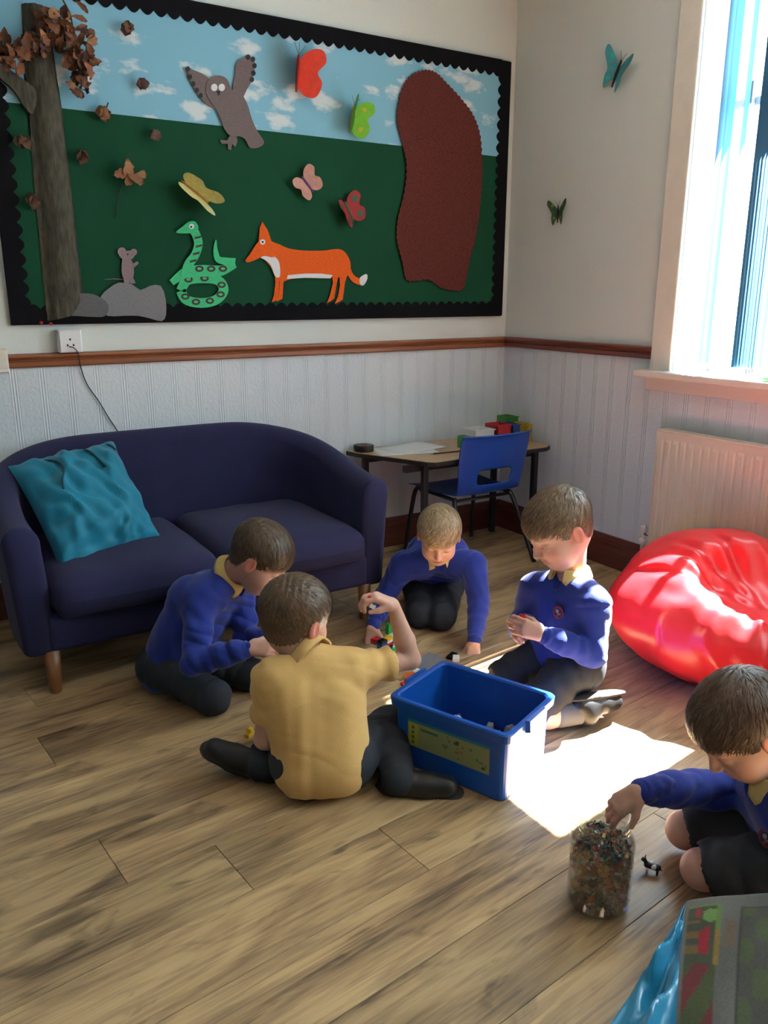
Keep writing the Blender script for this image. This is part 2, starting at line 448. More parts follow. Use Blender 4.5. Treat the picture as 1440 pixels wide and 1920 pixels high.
# dado rail and baseboards with moulded profiles
def moulding(name, prof, a, b, out, m, parent=None):
    """profile (out, z) swept from a to b"""
    V = []; n = len(prof)
    for p in (a, b):
        for (d, z) in prof: V.append((p[0] + out[0] * d, p[1] + out[1] * d, z))
    F = [(i, (i + 1) % n, n + (i + 1) % n, n + i) for i in range(n)] + [tuple(range(n))[::-1], tuple(range(n, 2 * n))]
    bm = bmesh.new(); vs_ = [bm.verts.new(v) for v in V]
    for f in F: bm.faces.new([vs_[i] for i in f])
    bmesh.ops.recalc_face_normals(bm, faces=bm.faces[:])
    return bm_obj(name, bm, m, parent)
RP = [(0, -.028), (.010, -.028), (.016, -.022), (.016, -.006), (.011, -.002), (.013, .003), (.026, .009), (.030, .015), (.028, .021), (.016, .026), (0, .026)]
RP = [(d, z + RAIL_Z + .005) for d, z in RP]
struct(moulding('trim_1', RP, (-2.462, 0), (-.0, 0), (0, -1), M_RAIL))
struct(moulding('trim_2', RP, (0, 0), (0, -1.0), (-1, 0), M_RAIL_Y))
SP = [(0, 0), (.020, 0), (.020, .115), (.016, .122), (.016, .130), (.012, .140), (.008, .150), (0, .152)]
struct(moulding('baseboard_back', SP, (XW, 0), (0, 0), (0, -1), M_SKIRT))
struct(moulding('baseboard_right', SP, (0, 0), (0, YW), (-1, 0), M_SKIRT_Y))

# ------------------------------------------------ the window
M_SILL = mat('sill_paint', (0.80, 0.70, 0.62), 0.35)
M_UPVC = mat('window_white', (0.85, 0.86, 0.86), 0.25)
M_GLASS = bpy.data.materials.new('window_glass'); M_GLASS.use_nodes = True
_nt = M_GLASS.node_tree; _nt.nodes.remove(_nt.nodes['Principled BSDF'])
_t = node(_nt, 'ShaderNodeBsdfTransparent'); _g = node(_nt, 'ShaderNodeBsdfGlossy'); _g.inputs['Roughness'].default_value = 0.02
_mx = node(_nt, 'ShaderNodeMixShader'); _mx.inputs[0].default_value = 0.05
_nt.links.new(_t.outputs[0], _mx.inputs[1]); _nt.links.new(_g.outputs[0], _mx.inputs[2]); _nt.links.new(_mx.outputs[0], _nt.nodes['Material Output'].inputs[0])
win = bpy.data.objects.new('window_1', None); COL.objects.link(win); win.location = (0.1, (WY0 + WY1) / 2, WZ0); struct(win)
for (y0, y1, z0, z1) in ((-1.0, WY0, RAIL_Z - .085, WZ1 + .1), (WY1, WY1 - .1, WZ0, WZ1 + .1), (-1.0, WY1 - .1, WZ1, WZ1 + .1)):
    box('architrave', (-.022, min(y0, y1), z0), (0.0, max(y0, y1), z1), M_CREAM, win, .004)
box('window_sill', (-.085, WY1 - .16, .925), (.2, -.965, WZ0), M_SILL, win, .006)
box('sill_apron', (-.024, WY1 - .12, .868), (0, -.985, .925), M_SILL, win, .004)
fx0, fx1 = .17, .225
def bar(n_, y0, y1, z0, z1, x0=fx0, x1=fx1): return box(n_, (x0, min(y0, y1), z0), (x1, max(y0, y1), z1), M_UPVC, win, .004)
bar('window_frame', WY0, WY0 - .05, WZ0, WZ1); bar('window_frame', WY1, WY1 + .05, WZ0, WZ1)
bar('window_frame', WY0, WY1, WZ0, WZ0 + .05); bar('window_frame', WY0, WY1, WZ1 - .05, WZ1)
bar('transom', WY0, WY1, 1.985, 2.02)
bar('mullion', -1.60, -1.635, WZ0, WZ1)
for y0, y1 in ((WY0 - .05, -1.60), (-1.635, WY1 + .05)):
    for z0, z1 in ((WZ0 + .05, 1.985), (2.02, WZ1 - .05)):
        box('pane', (.195, min(y0, y1), z0), (.199, max(y0, y1), z1), M_GLASS, win)
box('handle', (.145, -1.245, 1.99), (.17, -1.225, 2.075), mat('handle_grey', (.3, .32, .33), .3), win, .005)

# vertical blind: slats hang from a track, weights and chain at the foot
M_SLAT = bpy.data.materials.new('blind_fabric'); M_SLAT.use_nodes = True
_nt = M_SLAT.node_tree; _b = _nt.nodes['Principled BSDF']; _b.inputs['Base Color'].default_value = (0.02, 0.20, 0.34, 1); _b.inputs['Roughness'].default_value = 0.8
_tr = node(_nt, 'ShaderNodeBsdfTranslucent'); _tr.inputs[0].default_value = (0.01, 0.36, 0.52, 1)
_mx = node(_nt, 'ShaderNodeMixShader'); _mx.inputs[0].default_value = 0.16
_nt.links.new(_b.outputs[0], _mx.inputs[1]); _nt.links.new(_tr.outputs[0], _mx.inputs[2]); _nt.links.new(_mx.outputs[0], _nt.nodes['Material Output'].inputs[0])
bl = thing('vertical_blind', 'teal blue vertical blind with its slats pulled open at the sunny window', 'blind', (0.05, -1.5, WZ0))
box('track', (.02, WY1 + .01, WZ1 - .035), (.06, WY0 - .01, WZ1), M_WHITE, bl, .004)
SLATS = [(-1.190, -22), (-1.222, -18), (-1.292, -24)] + [(-1.375 - .0115 * k, -6 - 1.5 * k) for k in range(9)]
M_WEIGHT = mat('blind_weight', (.75, .77, .78), .4)
for (y, ang) in SLATS:
    a = math.radians(ang); u = A3(math.cos(a), -math.sin(a), 0); nn = A3(math.sin(a), math.cos(a), 0)
    c = A3(.052, y, 0); V = []; F = []
    for k in range(7):
        s = (k / 6 - .5) * .089; bow = .004 * (1 - (2 * k / 6 - 1) ** 2)
        for z in (WZ0 + .03, WZ1 - .035):
            for t in (0.0, .0009): p = c + u * s + nn * (bow + t); V.append((p[0], p[1], z))
    for k in range(6):
        i = k * 4; F += [(i, i + 4, i + 6, i + 2), (i + 1, i + 3, i + 7, i + 5)]
    s_ = mesh_obj('slat', V, F, M_SLAT, bl, True)
    Mw = Matrix.Translation((.052, y, 0)) @ Matrix.Rotation(-a, 4, 'Z')
    box('bottom_weight', (-.046, -.0025, WZ0 + .012), (.046, .0045, WZ0 + .036), M_WEIGHT, s_, 0, Mw)
tube('chain', crom([(.03, -1.205, WZ0 + .025), (.032, -1.22, WZ0 + .012), (.03, -1.245, WZ0 + .024), (.03, -1.29, WZ0 + .014), (.03, -1.335, WZ0 + .024), (.03, -1.38, WZ0 + .014), (.03, -1.43, WZ0 + .024), (.03, -1.5, WZ0 + .018)], 5), .0016, M_WEIGHT, bl, 5)

# ------------------------------------------------ radiator with its valve
M_RAD = mat('radiator_enamel', (0.72, 0.62, 0.50), 0.4)
rad = thing('radiator', 'cream ribbed panel radiator under the sunny window', 'radiator', (-.07, -1.6, .2))
RY0, RY1, RZ0, RZ1 = -1.125, -2.25, .2, .714
V = []; F = []; ncol = 0
pitch_ = .0385
ys = []
y = RY0
while y > RY1 + 1e-6:
    ys += [(y, 0), (y - pitch_ * .22, 0), (y - pitch_ * .36, 1), (y - pitch_ * .86, 1)]; y -= pitch_
ys.append((y, 0))
for (yy, d) in ys:
    for z, dd in ((RZ0, 0), (RZ0 + .035, 0), (RZ0 + .05, 1), (RZ1 - .05, 1), (RZ1 - .035, 0), (RZ1, 0)):
        V.append((-.088 - .005 * d * dd, yy, z))
for i in range(len(ys) - 1):
    for k in range(5):
        a = i * 6 + k; F.append((a, a + 1, a + 7, a + 6))
mesh_obj('front_panel', V, F, M_RAD, rad)
box('body', (-.080, y, RZ0 + .002), (-.045, RY0, RZ1 - .002), M_RAD, rad, .004)
box('top_grille', (-.09, y, RZ1 - .006), (-.03, RY0, RZ1 + .003), M_RAD, rad, .003)
box('bracket', (-.045, -1.3, .3), (-.001, -1.27, .6), M_RAD, rad)
M_CHROME = mat('chrome', (.6, .58, .55), .25, metal=1.0)
vv = lathe('valve', [(.0, .27), (.013, .27), (.015, .262), (.013, .225), (.009, .222), (.009, .21), (.016, .208), (.016, .188), (.008, .185), (.007, .0), (0, 0)], mat('valve_white', (.75, .72, .68), .4), rad, 16, (-.066, RY0 + .045, 0.0))
tube('valve_elbow', [(-.066, RY0 + .045, .235), (-.066, RY0 + .03, .235), (-.066, RY0 - .005, .235)], .009, M_CHROME, rad, 10)
# ================================================================ display board and its paper pieces
M_BLACK = mat('black_border_card', (0.004, 0.004, 0.006), 0.8, .12)
M_GREEN = mat('dark_green_paper', (0.007, 0.060, 0.028), 0.85, .15, noise_amt=0.05, noise_scale=3)
def sky_paper():
    m = bpy.data.materials.new('cloud_print_paper'); m.use_nodes = True; nt = m.node_tree; b = nt.nodes['Principled BSDF']; b.inputs['Roughness'].default_value = .7
    tc = node(nt, 'ShaderNodeTexCoord'); mp = node(nt, 'ShaderNodeMapping'); mp.inputs['Scale'].default_value = (5.2, 1, 10.5)
    nt.links.new(tc.outputs['Object'], mp.inputs['Vector'])
    vo = node(nt, 'ShaderNodeTexVoronoi'); vo.inputs['Scale'].default_value = 1.0; vo.inputs['Randomness'].default_value = .85
    nz = node(nt, 'ShaderNodeTexNoise'); nz.inputs['Scale'].default_value = 3.2; nz.inputs['Detail'].default_value = 4
    nt.links.new(mp.outputs[0], nz.inputs['Vector']); nt.links.new(mp.outputs[0], vo.inputs['Vector'])
    su = node(nt, 'ShaderNodeMath'); su.operation = 'MULTIPLY_ADD'; su.inputs[1].default_value = 0.75; su.inputs[2].default_value = 0.0
    nt.links.new(nz.outputs['Fac'], su.inputs[0])
    s2 = node(nt, 'ShaderNodeMath'); s2.operation = 'SUBTRACT'; nt.links.new(su.outputs[0], s2.inputs[0]); nt.links.new(vo.outputs['Distance'], s2.inputs[1])
    mr = node(nt, 'ShaderNodeMapRange'); mr.inputs['From Min'].default_value = -0.02; mr.inputs['From Max'].default_value = 0.14
    nt.links.new(s2.outputs[0], mr.inputs['Value'])
    mx = node(nt, 'ShaderNodeMix'); mx.data_type = 'RGBA'; mx.inputs[6].default_value = (0.20, 0.46, 0.60, 1); mx.inputs[7].default_value = (0.62, 0.70, 0.72, 1)
    nt.links.new(mr.outputs[0], mx.inputs[0]); nt.links.new(mx.outputs[2], b.inputs['Base Color'])
    return m
M_SKY = sky_paper()
BX0, BX1, BZ0, BZ1 = -2.437, -.044, 1.160, 2.372
bd = thing('display_board', 'large wall display board with cloud sky, dark green paper and black scalloped border', 'display board', (-1.24, 0, BZ0))
box('backing', (BX0, -.016, BZ0), (BX1, -.0005, BZ1), M_BLACK, bd, .002)
hz = 1.932
box('sky_paper', (BX0 + .02, -.0175, hz), (BX1 - .02, -.016, BZ1 - .02), M_SKY, bd)
box('green_paper', (BX0 + .02, -.0185, BZ0 + .02), (BX1 - .02, -.016, hz + .004), M_GREEN, bd)
def prism(name, pts, y0, y1, m, parent=None, origin=None):
    """outline in the wall plane (x, z), from y0 (front) to y1 (back)"""
    bm = bmesh.new()
    a = [bm.verts.new((p[0], y0, p[1])) for p in pts]; b = [bm.verts.new((p[0], y1, p[1])) for p in pts]
    n = len(pts); bm.faces.new(a); bm.faces.new(b[::-1])
    for i in range(n): bm.faces.new((a[i], b[i], b[(i + 1) % n], a[(i + 1) % n]))
    bmesh.ops.recalc_face_normals(bm, faces=bm.faces[:])
    bmesh.ops.triangulate(bm, faces=[f for f in bm.faces if len(f.verts) > 4])
    if origin is not None:
        bm.transform(Matrix.Translation(-Vector(origin)))
    return bm_obj(name, bm, m, parent, loc=origin)
BW = .058
def scallop(a, b, inward):
    a, b, inward = np.array(a), np.array(b), np.array(inward); L = np.linalg.norm(b - a); t = (b - a) / L
    n = max(int(round(L / .052)), 2); out = [a - inward * BW, ]
    for i in range(n):
        for k in range(7):
            u = (i + k / 6) / n; out.append(a + t * L * u + inward * .019 * math.sin(PI * k / 6))
    out.append(b - inward * BW)
    return out
for a, b, inw in (((BX0 + BW, BZ1 - BW), (BX1 - BW, BZ1 - BW), (0, -1)), ((BX0 + BW, BZ0 + BW), (BX1 - BW, BZ0 + BW), (0, 1)),
                  ((BX0 + BW, BZ0 + .004), (BX0 + BW, BZ1 - .004), (1, 0)), ((BX1 - BW, BZ0 + .004), (BX1 - BW, BZ1 - .004), (-1, 0))):
    prism('border_strip', scallop(a, b, inw), -.0225 if inw[0] == 0 else -.0215, -.0185, M_BLACK, bd)
def wp(x, y): p = at_y(x, y, -.02); return (p[0], p[2])
def cut(name, px, y0, m, parent=None, thick=.0025, smooth=0, back=-.0188, org=None):
    pts = [wp(*p) for p in px]
    if smooth: pts = [tuple(p) for p in crom(pts, smooth, True)]
    o = None
    if parent is None:
        c = np.mean(pts, 0); o = (c[0], back, min(p[1] for p in pts))
    return prism(name, pts, y0, min(y0 + thick, back), m, parent, o)

# --- tree trunk: padded strip of bark paper
M_BARK = mat('bark_paper', (0.060, 0.055, 0.036), 0.85, noise_amt=.45, noise_scale=26, bump=.6, bump_scale=30, stretch=(3, 1, .8))
le = [(40, 8), (44, 90), (46, 150), (58, 205), (66, 290), (74, 380), (82, 470), (88, 540), (86, 590), (90, 602)]
ri = [(84, 14), (98, 80), (104, 130), (116, 205), (126, 290), (137, 380), (145, 460), (152, 520), (156, 556), (140, 590)]
le, ri = crom(le, 4), crom(ri, 4)
tr = thing('paper_tree', 'tall grey brown bark paper tree trunk at the left of the display board', 'paper tree', (*[0] * 0, at_y(110, 595, -.02)[0], -.02, at_y(110, 595, -.02)[2]))
V = []; F = []; NC = 9
for i, (l, r) in enumerate(zip(le, ri)):
    a, b = np.array(wp(*l)), np.array(wp(*r))
    for k in range(NC):
        t = k / (NC - 1); p = a + (b - a) * t
        V.append((p[0], -.021 - .032 * math.sin(PI * t) ** .7 - .004 * math.sin(i * 1.3 + k * 2.1), p[1]))
for i in range(len(le) - 1):
    for k in range(NC - 1):
        a = i * NC + k; F.append((a, a + 1, a + NC + 1, a + NC))
F.append(tuple(i * NC for i in range(len(le)))); F.append(tuple(i * NC + NC - 1 for i in range(len(le)))[::-1])
mesh_obj('trunk', V, F, M_BARK, tr, True)
cut('branch', [(-30, 118), (0, 150), (24, 172), (46, 205), (60, 215), (66, 175), (40, 150), (10, 128), (-30, 90)], -.045, M_BARK, tr, .02, 3)

# --- dried leaves
M_LEAF = [mat('dried_leaf_%s' % n, c, .65, noise_amt=.35, noise_scale=40, rand=.35, bump=.3) for n, c in
          (('russet', (.16, .055, .022)), ('brown', (.095, .040, .020)), ('tan', (.24, .105, .040)), ('dark', (.060, .018, .014)))]
def leaf_mesh(name, L, W, lobes, curl, m, seed):
    r = random.Random(seed); V = []; F = []; N = 9
    for i in range(N):
        t = i / (N - 1); wdt = W * math.sin(PI * t ** .8) ** .8 * (1 + lobes * math.sin(t * 19 + seed)) * .5 + .0004
        z = curl * math.sin(t * PI) + r.uniform(-.003, .003)
        V += [(-wdt, L * (t - .5), z + curl * .7 + r.uniform(-.002, .002)), (0, L * (t - .5), z), (wdt, L * (t - .5), z + curl * .7 + r.uniform(-.002, .002))]
    for i in range(N - 1):
        a = i * 3; F += [(a, a + 1, a + 4, a + 3), (a + 1, a + 2, a + 5, a + 4)]
    me = bpy.data.meshes.new(name); me.from_pydata(V, [], F); me.materials.append(m)
    me.polygons.foreach_set('use_smooth', [True] * len(me.polygons)); me.update()
    return me
LEAVES = [leaf_mesh('dried_leaf_%s' % 'abcdef'[i], .062, .036, .18, .012, M_LEAF[i % 4], i) for i in range(6)]
gar = thing('leaf_garland', 'bunch of curled brown dried leaves over the paper tree top', 'dried leaves', tuple(at_y(90, 90, -.06)))
path = [(-20, 92), (4, 78), (14, 104), (34, 112), (58, 84), (76, 76), (92, 48), (108, 40), (116, 74), (138, 84), (160, 86), (150, 112), (148, 140), (146, 164)]
cp = crom(path, 8); r_ = random.Random(11)
for i in range(150):
    p = cp[r_.randrange(len(cp))]; x, y = p[0] + r_.gauss(0, 10), p[1] + r_.gauss(0, 13)
    if x > 186 or y > 186: continue
    P = at_y(x, y, -.045 - r_.random() * .07)
    o = bpy.data.objects.new('dried_leaf', LEAVES[r_.randrange(6)]); COL.objects.link(o)
    o.location = tuple(P); o.rotation_euler = (PI / 2 + r_.uniform(-.9, .9), r_.uniform(-1.2, 1.2), r_.uniform(-.8, .8)); s = r_.uniform(.55, 1.05); o.scale = (s, s, s)
    put(o, gar)
tw = [(118, 0), (132, 26), (138, 60), (152, 84)]
tube('twig', [at_y(x, y, -.06) for x, y in tw], .003, M_LEAF[1], gar, 6)
for x, y, a in ((152, 14, -.9), (148, 36, -1.4), (150, 54, -2.0), (125, 62, .2), (127, 74, .1)):
    o = bpy.data.objects.new('dried_leaf', LEAVES[0]); COL.objects.link(o); o.location = tuple(at_y(x, y, -.075)); o.rotation_euler = (PI / 2, a, 0); o.scale = (.55, .9, .9)
    put(o, gar)
for x, y, s, a, k, lab in ((239, 52, .95, .3, 3, 'dark oval dried leaf alone high on the printed sky'), (267, 160, .85, 1.5, 3, 'small folded dark leaf on the sky above the green paper'),
                        (195, 212, 1.0, .2, 2, 'rust coloured leaf with upright stalk where sky meets green'), (290, 254, .95, 1.1, 3, 'dark red brown leaf right of the trunk on green paper'),
                        (154, 293, .95, .5, 1, 'curled brown leaf close beside the right of the trunk'), (45, 268, 1.0, 1.2, 1, 'curled brown leaf left of the trunk, upper one'),
                        (62, 378, 1.0, .4, 1, 'curled brown leaf left of the trunk, lower one')):
    P = at_y(x, y, -.045)
    t = thing('fallen_leaf', lab, 'leaf', tuple(P), 'single dried leaves on the board')
    for j in range(3 if k != 3 or s < .9 else 2):
        o = bpy.data.objects.new('leaf_blade', LEAVES[(k + 4 * (j % 2)) % 6 if j < 2 else k]); COL.objects.link(o)
        o.location = (P[0] + rnd.uniform(-.006, .006) * (j > 0), P[1] + .008 - .006 * j, P[2] + rnd.uniform(-.006, .006) * (j > 0)); o.rotation_euler = (PI / 2 + rnd.uniform(-.5, .5), a + (j - .5) * .9 * (k != 3), rnd.uniform(-.4, .4)); o.scale = (s * 1.1, s * .95, s)
        put(o, t)
    if k == 2: tube('stalk', [at_y(198, 206, -.04), at_y(203, 192, -.045)], .003, M_LEAF[1], t, 6)
P = at_y(238, 330, -.045)
t = thing('fallen_leaf', 'largest dried leaf, lobed and russet with a long thin stalk', 'leaf', tuple(P), 'single dried leaves on the board')
for dx, dy, a, s in ((-14, -4, 1.3, 1.1), (-2, -14, .2, 1.25), (14, 6, -1.3, 1.2), (24, -2, -1.7, .9), (2, 6, .6, 1.0)):
    o = bpy.data.objects.new('leaf_blade', LEAVES[2 if dx > -10 else 0]); COL.objects.link(o); o.location = tuple(at_y(238 + dx, 330 + dy, -.05 - abs(dx) * .0004)); o.rotation_euler = (PI / 2 + dx * .012, a, .2); o.scale = (s * .9, s, s)
    put(o, t)
tube('stalk', [at_y(230, 345, -.035), at_y(222, 370, -.03), at_y(216, 408, -.024)], .0016, M_LEAF[3], t, 5)

# --- animals and other cut-outs
def paint(name, c, amt=.14, sc=70, stretch=(1, 1, 4)): return mat(name, c, .8, .2, noise_amt=amt, noise_scale=sc, stretch=stretch)
P_WHITE = mat('paper_white', (.72, .72, .72), .7); P_DARK = mat('felt_tip_black', (.012, .010, .012), .7)
P_GREY = paint('owl_grey_paint', (.16, .125, .125)); P_MOUSE = paint('mouse_paint', (.25, .18, .19))
P_FOX = paint('fox_orange_paint', (.72, .105, .012)); P_SNAKE = paint('snake_green_paint', (.055, .47, .20)); P_BROWN = paint('dark_red_brown_crayon', (.105, .022, .018), .4, 55, (2.2, 1, 5))
P_ROCK = paint('grey_sugar_paper', (.20, .20, .21), .1); P_ROCKD = paint('dark_grey_sugar_paper', (.12, .12, .125), .1)
def dot(name, x, y, r, y0, m, parent, ry=None):
    return cut(name, [(x + r * math.cos(a * PI / 8), y + (ry or r) * math.sin(a * PI / 8)) for a in range(16)], y0, m, parent, .001, 0, y0 + .0012)
# owl
owl = thing('paper_owl', 'grey paper owl with raised wings flying across the printed sky', 'paper owl', tuple(at_y(430, 280, -.02)))
cut('owl_body', [(388, 152), (402, 143), (416, 144), (426, 152), (433, 168), (450, 176), (462, 196), (470, 222), (480, 245), (493, 266), (486, 276), (468, 278), (458, 262), (446, 256), (432, 256), (420, 244), (413, 226), (404, 206), (392, 190), (384, 172)], -.030, P_GREY, owl, .003, 4)
for pts, tips in (([(349, 126), (362, 132), (384, 142), (396, 158), (404, 190), (396, 202), (376, 186), (364, 168), (354, 148)], [(351, 130), (355, 145), (361, 158), (368, 170), (375, 180)]),
            ([(441, 122), (450, 112), (464, 106), (474, 112), (476, 130), (472, 150), (462, 168), (452, 186), (438, 180), (436, 160), (440, 140)], [(473, 112), (476, 124), (474, 138), (471, 150), (464, 108)])):
    wg = cut('wing', pts, -.027, P_GREY, owl, .003, 3)
    for (x, y) in tips: dot('feather_tip', x, y, 4, -.0282, P_DARK, wg, 5)
for x in (400, 414): 
    e = dot('eye', x, 165, 6, -.0312, P_WHITE, owl, 7)
cut('beak', [(404, 172), (412, 172), (408, 181)], -.0315, P_DARK, owl, .001, 0, -.030)
cut('foot', [(432, 252), (442, 254), (444, 266), (440, 276), (434, 270), (432, 282), (426, 280), (426, 270), (414, 270), (410, 262), (424, 264)], -.028, P_GREY, owl, .003)
# fox
fox = thing('paper_fox', 'bright orange paper fox with white chest standing near the board bottom', 'paper fox', tuple(at_y(575, 570, -.02)))
cut('body', [(490, 474), (500, 458), (516, 456), (540, 466), (570, 470), (605, 470), (632, 467), (646, 474), (655, 492), (654, 512), (642, 520), (615, 518), (580, 520), (545, 523), (528, 528), (516, 520), (506, 500), (494, 486)], -.029, P_FOX, fox, .003, 4)
hd = cut('head', [(458, 488), (466, 478), (476, 462), (486, 452), (505, 452), (522, 464), (512, 482), (494, 480), (480, 486), (464, 492)], -.0325, P_FOX, fox, .003, 3)
cut('ear', [(483, 456), (485, 428), (490, 416), (500, 432), (508, 456)], -.0315, P_FOX, hd, .002, 0, -.028)
dot('eye', 490, 454, 5, -.0337, P_WHITE, hd); dot('pupil', 490, 454, 2, -.0345, P_DARK, hd)
cut('chest_patch', [(486, 482), (500, 476), (514, 482), (522, 494), (523, 518), (514, 518), (506, 498), (496, 488)], -.0305, P_WHITE, fox, .001, 3, -.029)
cut('belly_stripe', [(538, 516), (570, 513), (600, 513), (622, 516), (618, 522), (570, 521), (536, 523)], -.0302, P_WHITE, fox, .001, 0, -.029)
for k, px in enumerate(([(513, 505), (524, 505), (522, 530), (520, 562), (508, 567), (512, 555), (515, 530)], [(524, 505), (536, 505), (530, 530), (528, 560), (517, 566), (521, 555), (523, 530)],
           [(618, 505), (636, 505), (630, 530), (625, 560), (611, 569), (617, 555), (623, 530)], [(634, 500), (653, 505), (645, 530), (641, 562), (626, 570), (632, 556), (636, 535)])):
    cut('leg', px, -.0285 - .0004 * (k % 2), P_FOX, fox, .003)
tl = cut('tail', [(650, 490), (656, 504), (662, 516), (674, 522), (684, 516), (686, 524), (678, 534), (666, 532), (656, 524), (648, 508)], -.028, P_FOX, fox, .003, 3)
cut('tail_tip', [(673, 521), (685, 514), (687, 522), (681, 534), (674, 534)], -.0295, P_WHITE, tl, .001, 3, -.028)
# snake: one coiled band with ringed spots
sn = thing('paper_snake', 'bright green paper snake coiled up with dark brown spots', 'paper snake', tuple(at_y(378, 575, -.02)))
def band(pts, ws, n=6):
    c = crom(pts, n); w_ = crom([(q,) for q in ws], n); L, R = [], []
    for i in range(len(c)):
        t = nrm(c[min(i + 1, len(c) - 1)] - c[max(i - 1, 0)]); nn = A3(-t[1], t[0])[:2] if False else np.array([-t[1], t[0]])
        L.append(c[i] + nn * w_[i][0]); R.append(c[i] - nn * w_[i][0])
    return [tuple(p) for p in L] + [tuple(p) for p in R[::-1]]
cut('tail', band([(440, 492), (424, 490), (408, 486), (403, 468), (404, 450)], [8, 7, 6, 4, 1]), -.0265, P_SNAKE, sn, .002)
for k, (pts, ws) in enumerate((([(338, 545), (348, 562), (376, 568), (404, 562), (418, 544), (408, 526), (380, 522), (350, 526), (338, 545)], [9] * 9),
                             ([(320, 530), (346, 512), (376, 508), (410, 508), (440, 497)], [6, 10, 11, 10, 5]))):
    pts2 = [wp(*p) for p in band(pts, ws)]
    if k == 0:
        V = []; F = []; h = len(pts2) // 2
        for i in range(h):
            for q in (pts2[i], pts2[2 * h - 1 - i]): V += [(q[0], -.029, q[1]), (q[0], -.026, q[1])]
        for i in range(h - 1):
            a = i * 4; F += [(a, a + 2, a + 6, a + 4), (a, a + 4, a + 5, a + 1), (a + 2, a + 3, a + 7, a + 6), (a + 1, a + 5, a + 7, a + 3)]
        mesh_obj('coil', V, F, P_SNAKE, sn)
    else: prism('coil', pts2, -.0315, -.029, P_SNAKE, sn)
hn = cut('neck', band([(346, 520), (352, 496), (364, 478), (370, 456), (362, 434), (350, 427)], [10, 9, 8, 8, 8, 9]), -.0335, P_SNAKE, sn, .002)
hh = cut('head', [(364, 416), (352, 416), (342, 424), (328, 436), (346, 438), (362, 436), (370, 428)], -.0345, P_SNAKE, sn, .002, 3)
dot('eye', 357, 425, 5, -.0357, P_WHITE, hh); dot('pupil', 356, 426, 2, -.0365, P_DARK, hh)
P_SPOT = mat('spot_paint', (.055, .016, .016), .7)
for x, y, yy in ((346, 556, 1), (366, 566, 1), (392, 564, 1), (412, 552, 1), (414, 534, 1), (352, 524, 1), (382, 522, 1), (372, 504, 2), (394, 504, 2), (416, 504, 2), (350, 508, 2)):
    r_o = dot('spot', x, y, 8, (-.0300, -.0325)[yy - 1], P_SPOT, sn, 6); dot('spot_centre', x, y, 4, (-.0308, -.0333)[yy - 1], P_SNAKE, r_o, 2.5)
for (x, y) in ((373, 446), (375, 462), (370, 476), (364, 490)): cut('stripe', [(x - 10, y - 1), (x + 2, y - 4), (x + 2, y), (x - 10, y + 3)], -.0345, P_SPOT, hn, .001, 0, -.0336)
# mouse, rock
rk = thing('paper_rock', 'pair of grey sugar paper rocks at the foot of the paper tree', 'paper rock', tuple(at_y(230, 600, -.02)))
cut('rock', [(188, 556), (204, 540), (222, 530), (246, 533), (262, 544), (280, 536), (300, 536), (309, 560), (310, 590), (302, 602), (284, 598), (258, 592), (230, 592), (200, 592), (194, 576)], -.030, P_ROCK, rk, .003, 2)
cut('rock', [(113, 582), (122, 566), (140, 553), (162, 550), (184, 556), (202, 572), (196, 592), (172, 594), (140, 592), (118, 592)], -.034, P_ROCKD, rk, .003, 3)
mo = thing('paper_mouse', 'small pinkish grey paper mouse standing on top of the rocks', 'paper mouse', tuple(at_y(240, 532, -.02)))
cut('body', [(230, 482), (240, 482), (248, 494), (250, 512), (246, 526), (236, 528), (228, 516), (227, 498)], -.029, P_MOUSE, mo, .002, 4)
mh = cut('head', [(222, 478), (230, 472), (244, 470), (252, 476), (246, 486), (234, 488), (226, 484)], -.031, P_MOUSE, mo, .002, 3)
dot('ear', 227, 472, 8, -.0318, P_MOUSE, mh); dot('ear', 249, 473, 6.5, -.0318, P_MOUSE, mh); dot('eye', 238, 477, 1.6, -.0322, P_DARK, mh)
cut('arm', [(246, 496), (256, 490), (259, 494), (250, 502)], -.0305, P_MOUSE, mo, .001)
for x in (234, 245): cut('foot', [(x - 4, 522), (x + 4, 522), (x + 8, 531), (x - 2, 532)], -.0315, P_MOUSE, mo, .001)
tube('tail', [at_y(232, 524, -.025), at_y(214, 523, -.025), at_y(196, 524, -.025)], .0018, P_MOUSE, mo, 5)
# plain brown paper shape
bs = thing('paper_shape', 'tall plain dark red brown crayoned paper shape at the right of the board', 'paper shape', tuple(at_y(820, 540, -.02)))
out = [(762, 150), (786, 134), (812, 136), (836, 158), (862, 186), (884, 216), (897, 252), (901, 300), (900, 350), (896, 400), (888, 450), (878, 486), (872, 520), (862, 544), (826, 540), (800, 524), (762, 526), (752, 490), (742, 450), (744, 410), (756, 360), (760, 310), (752, 270), (742, 225), (748, 180)]
oc = crom(out, 8, True); mid = np.mean(oc, 0); rag = []
for i, p in enumerate(oc):
    d = nrm(p - mid); rag.append(tuple(p + d * (1.6 if i % 2 else -1.0)))
cut('paper_body', rag, -.032, P_BROWN, bs, .004)

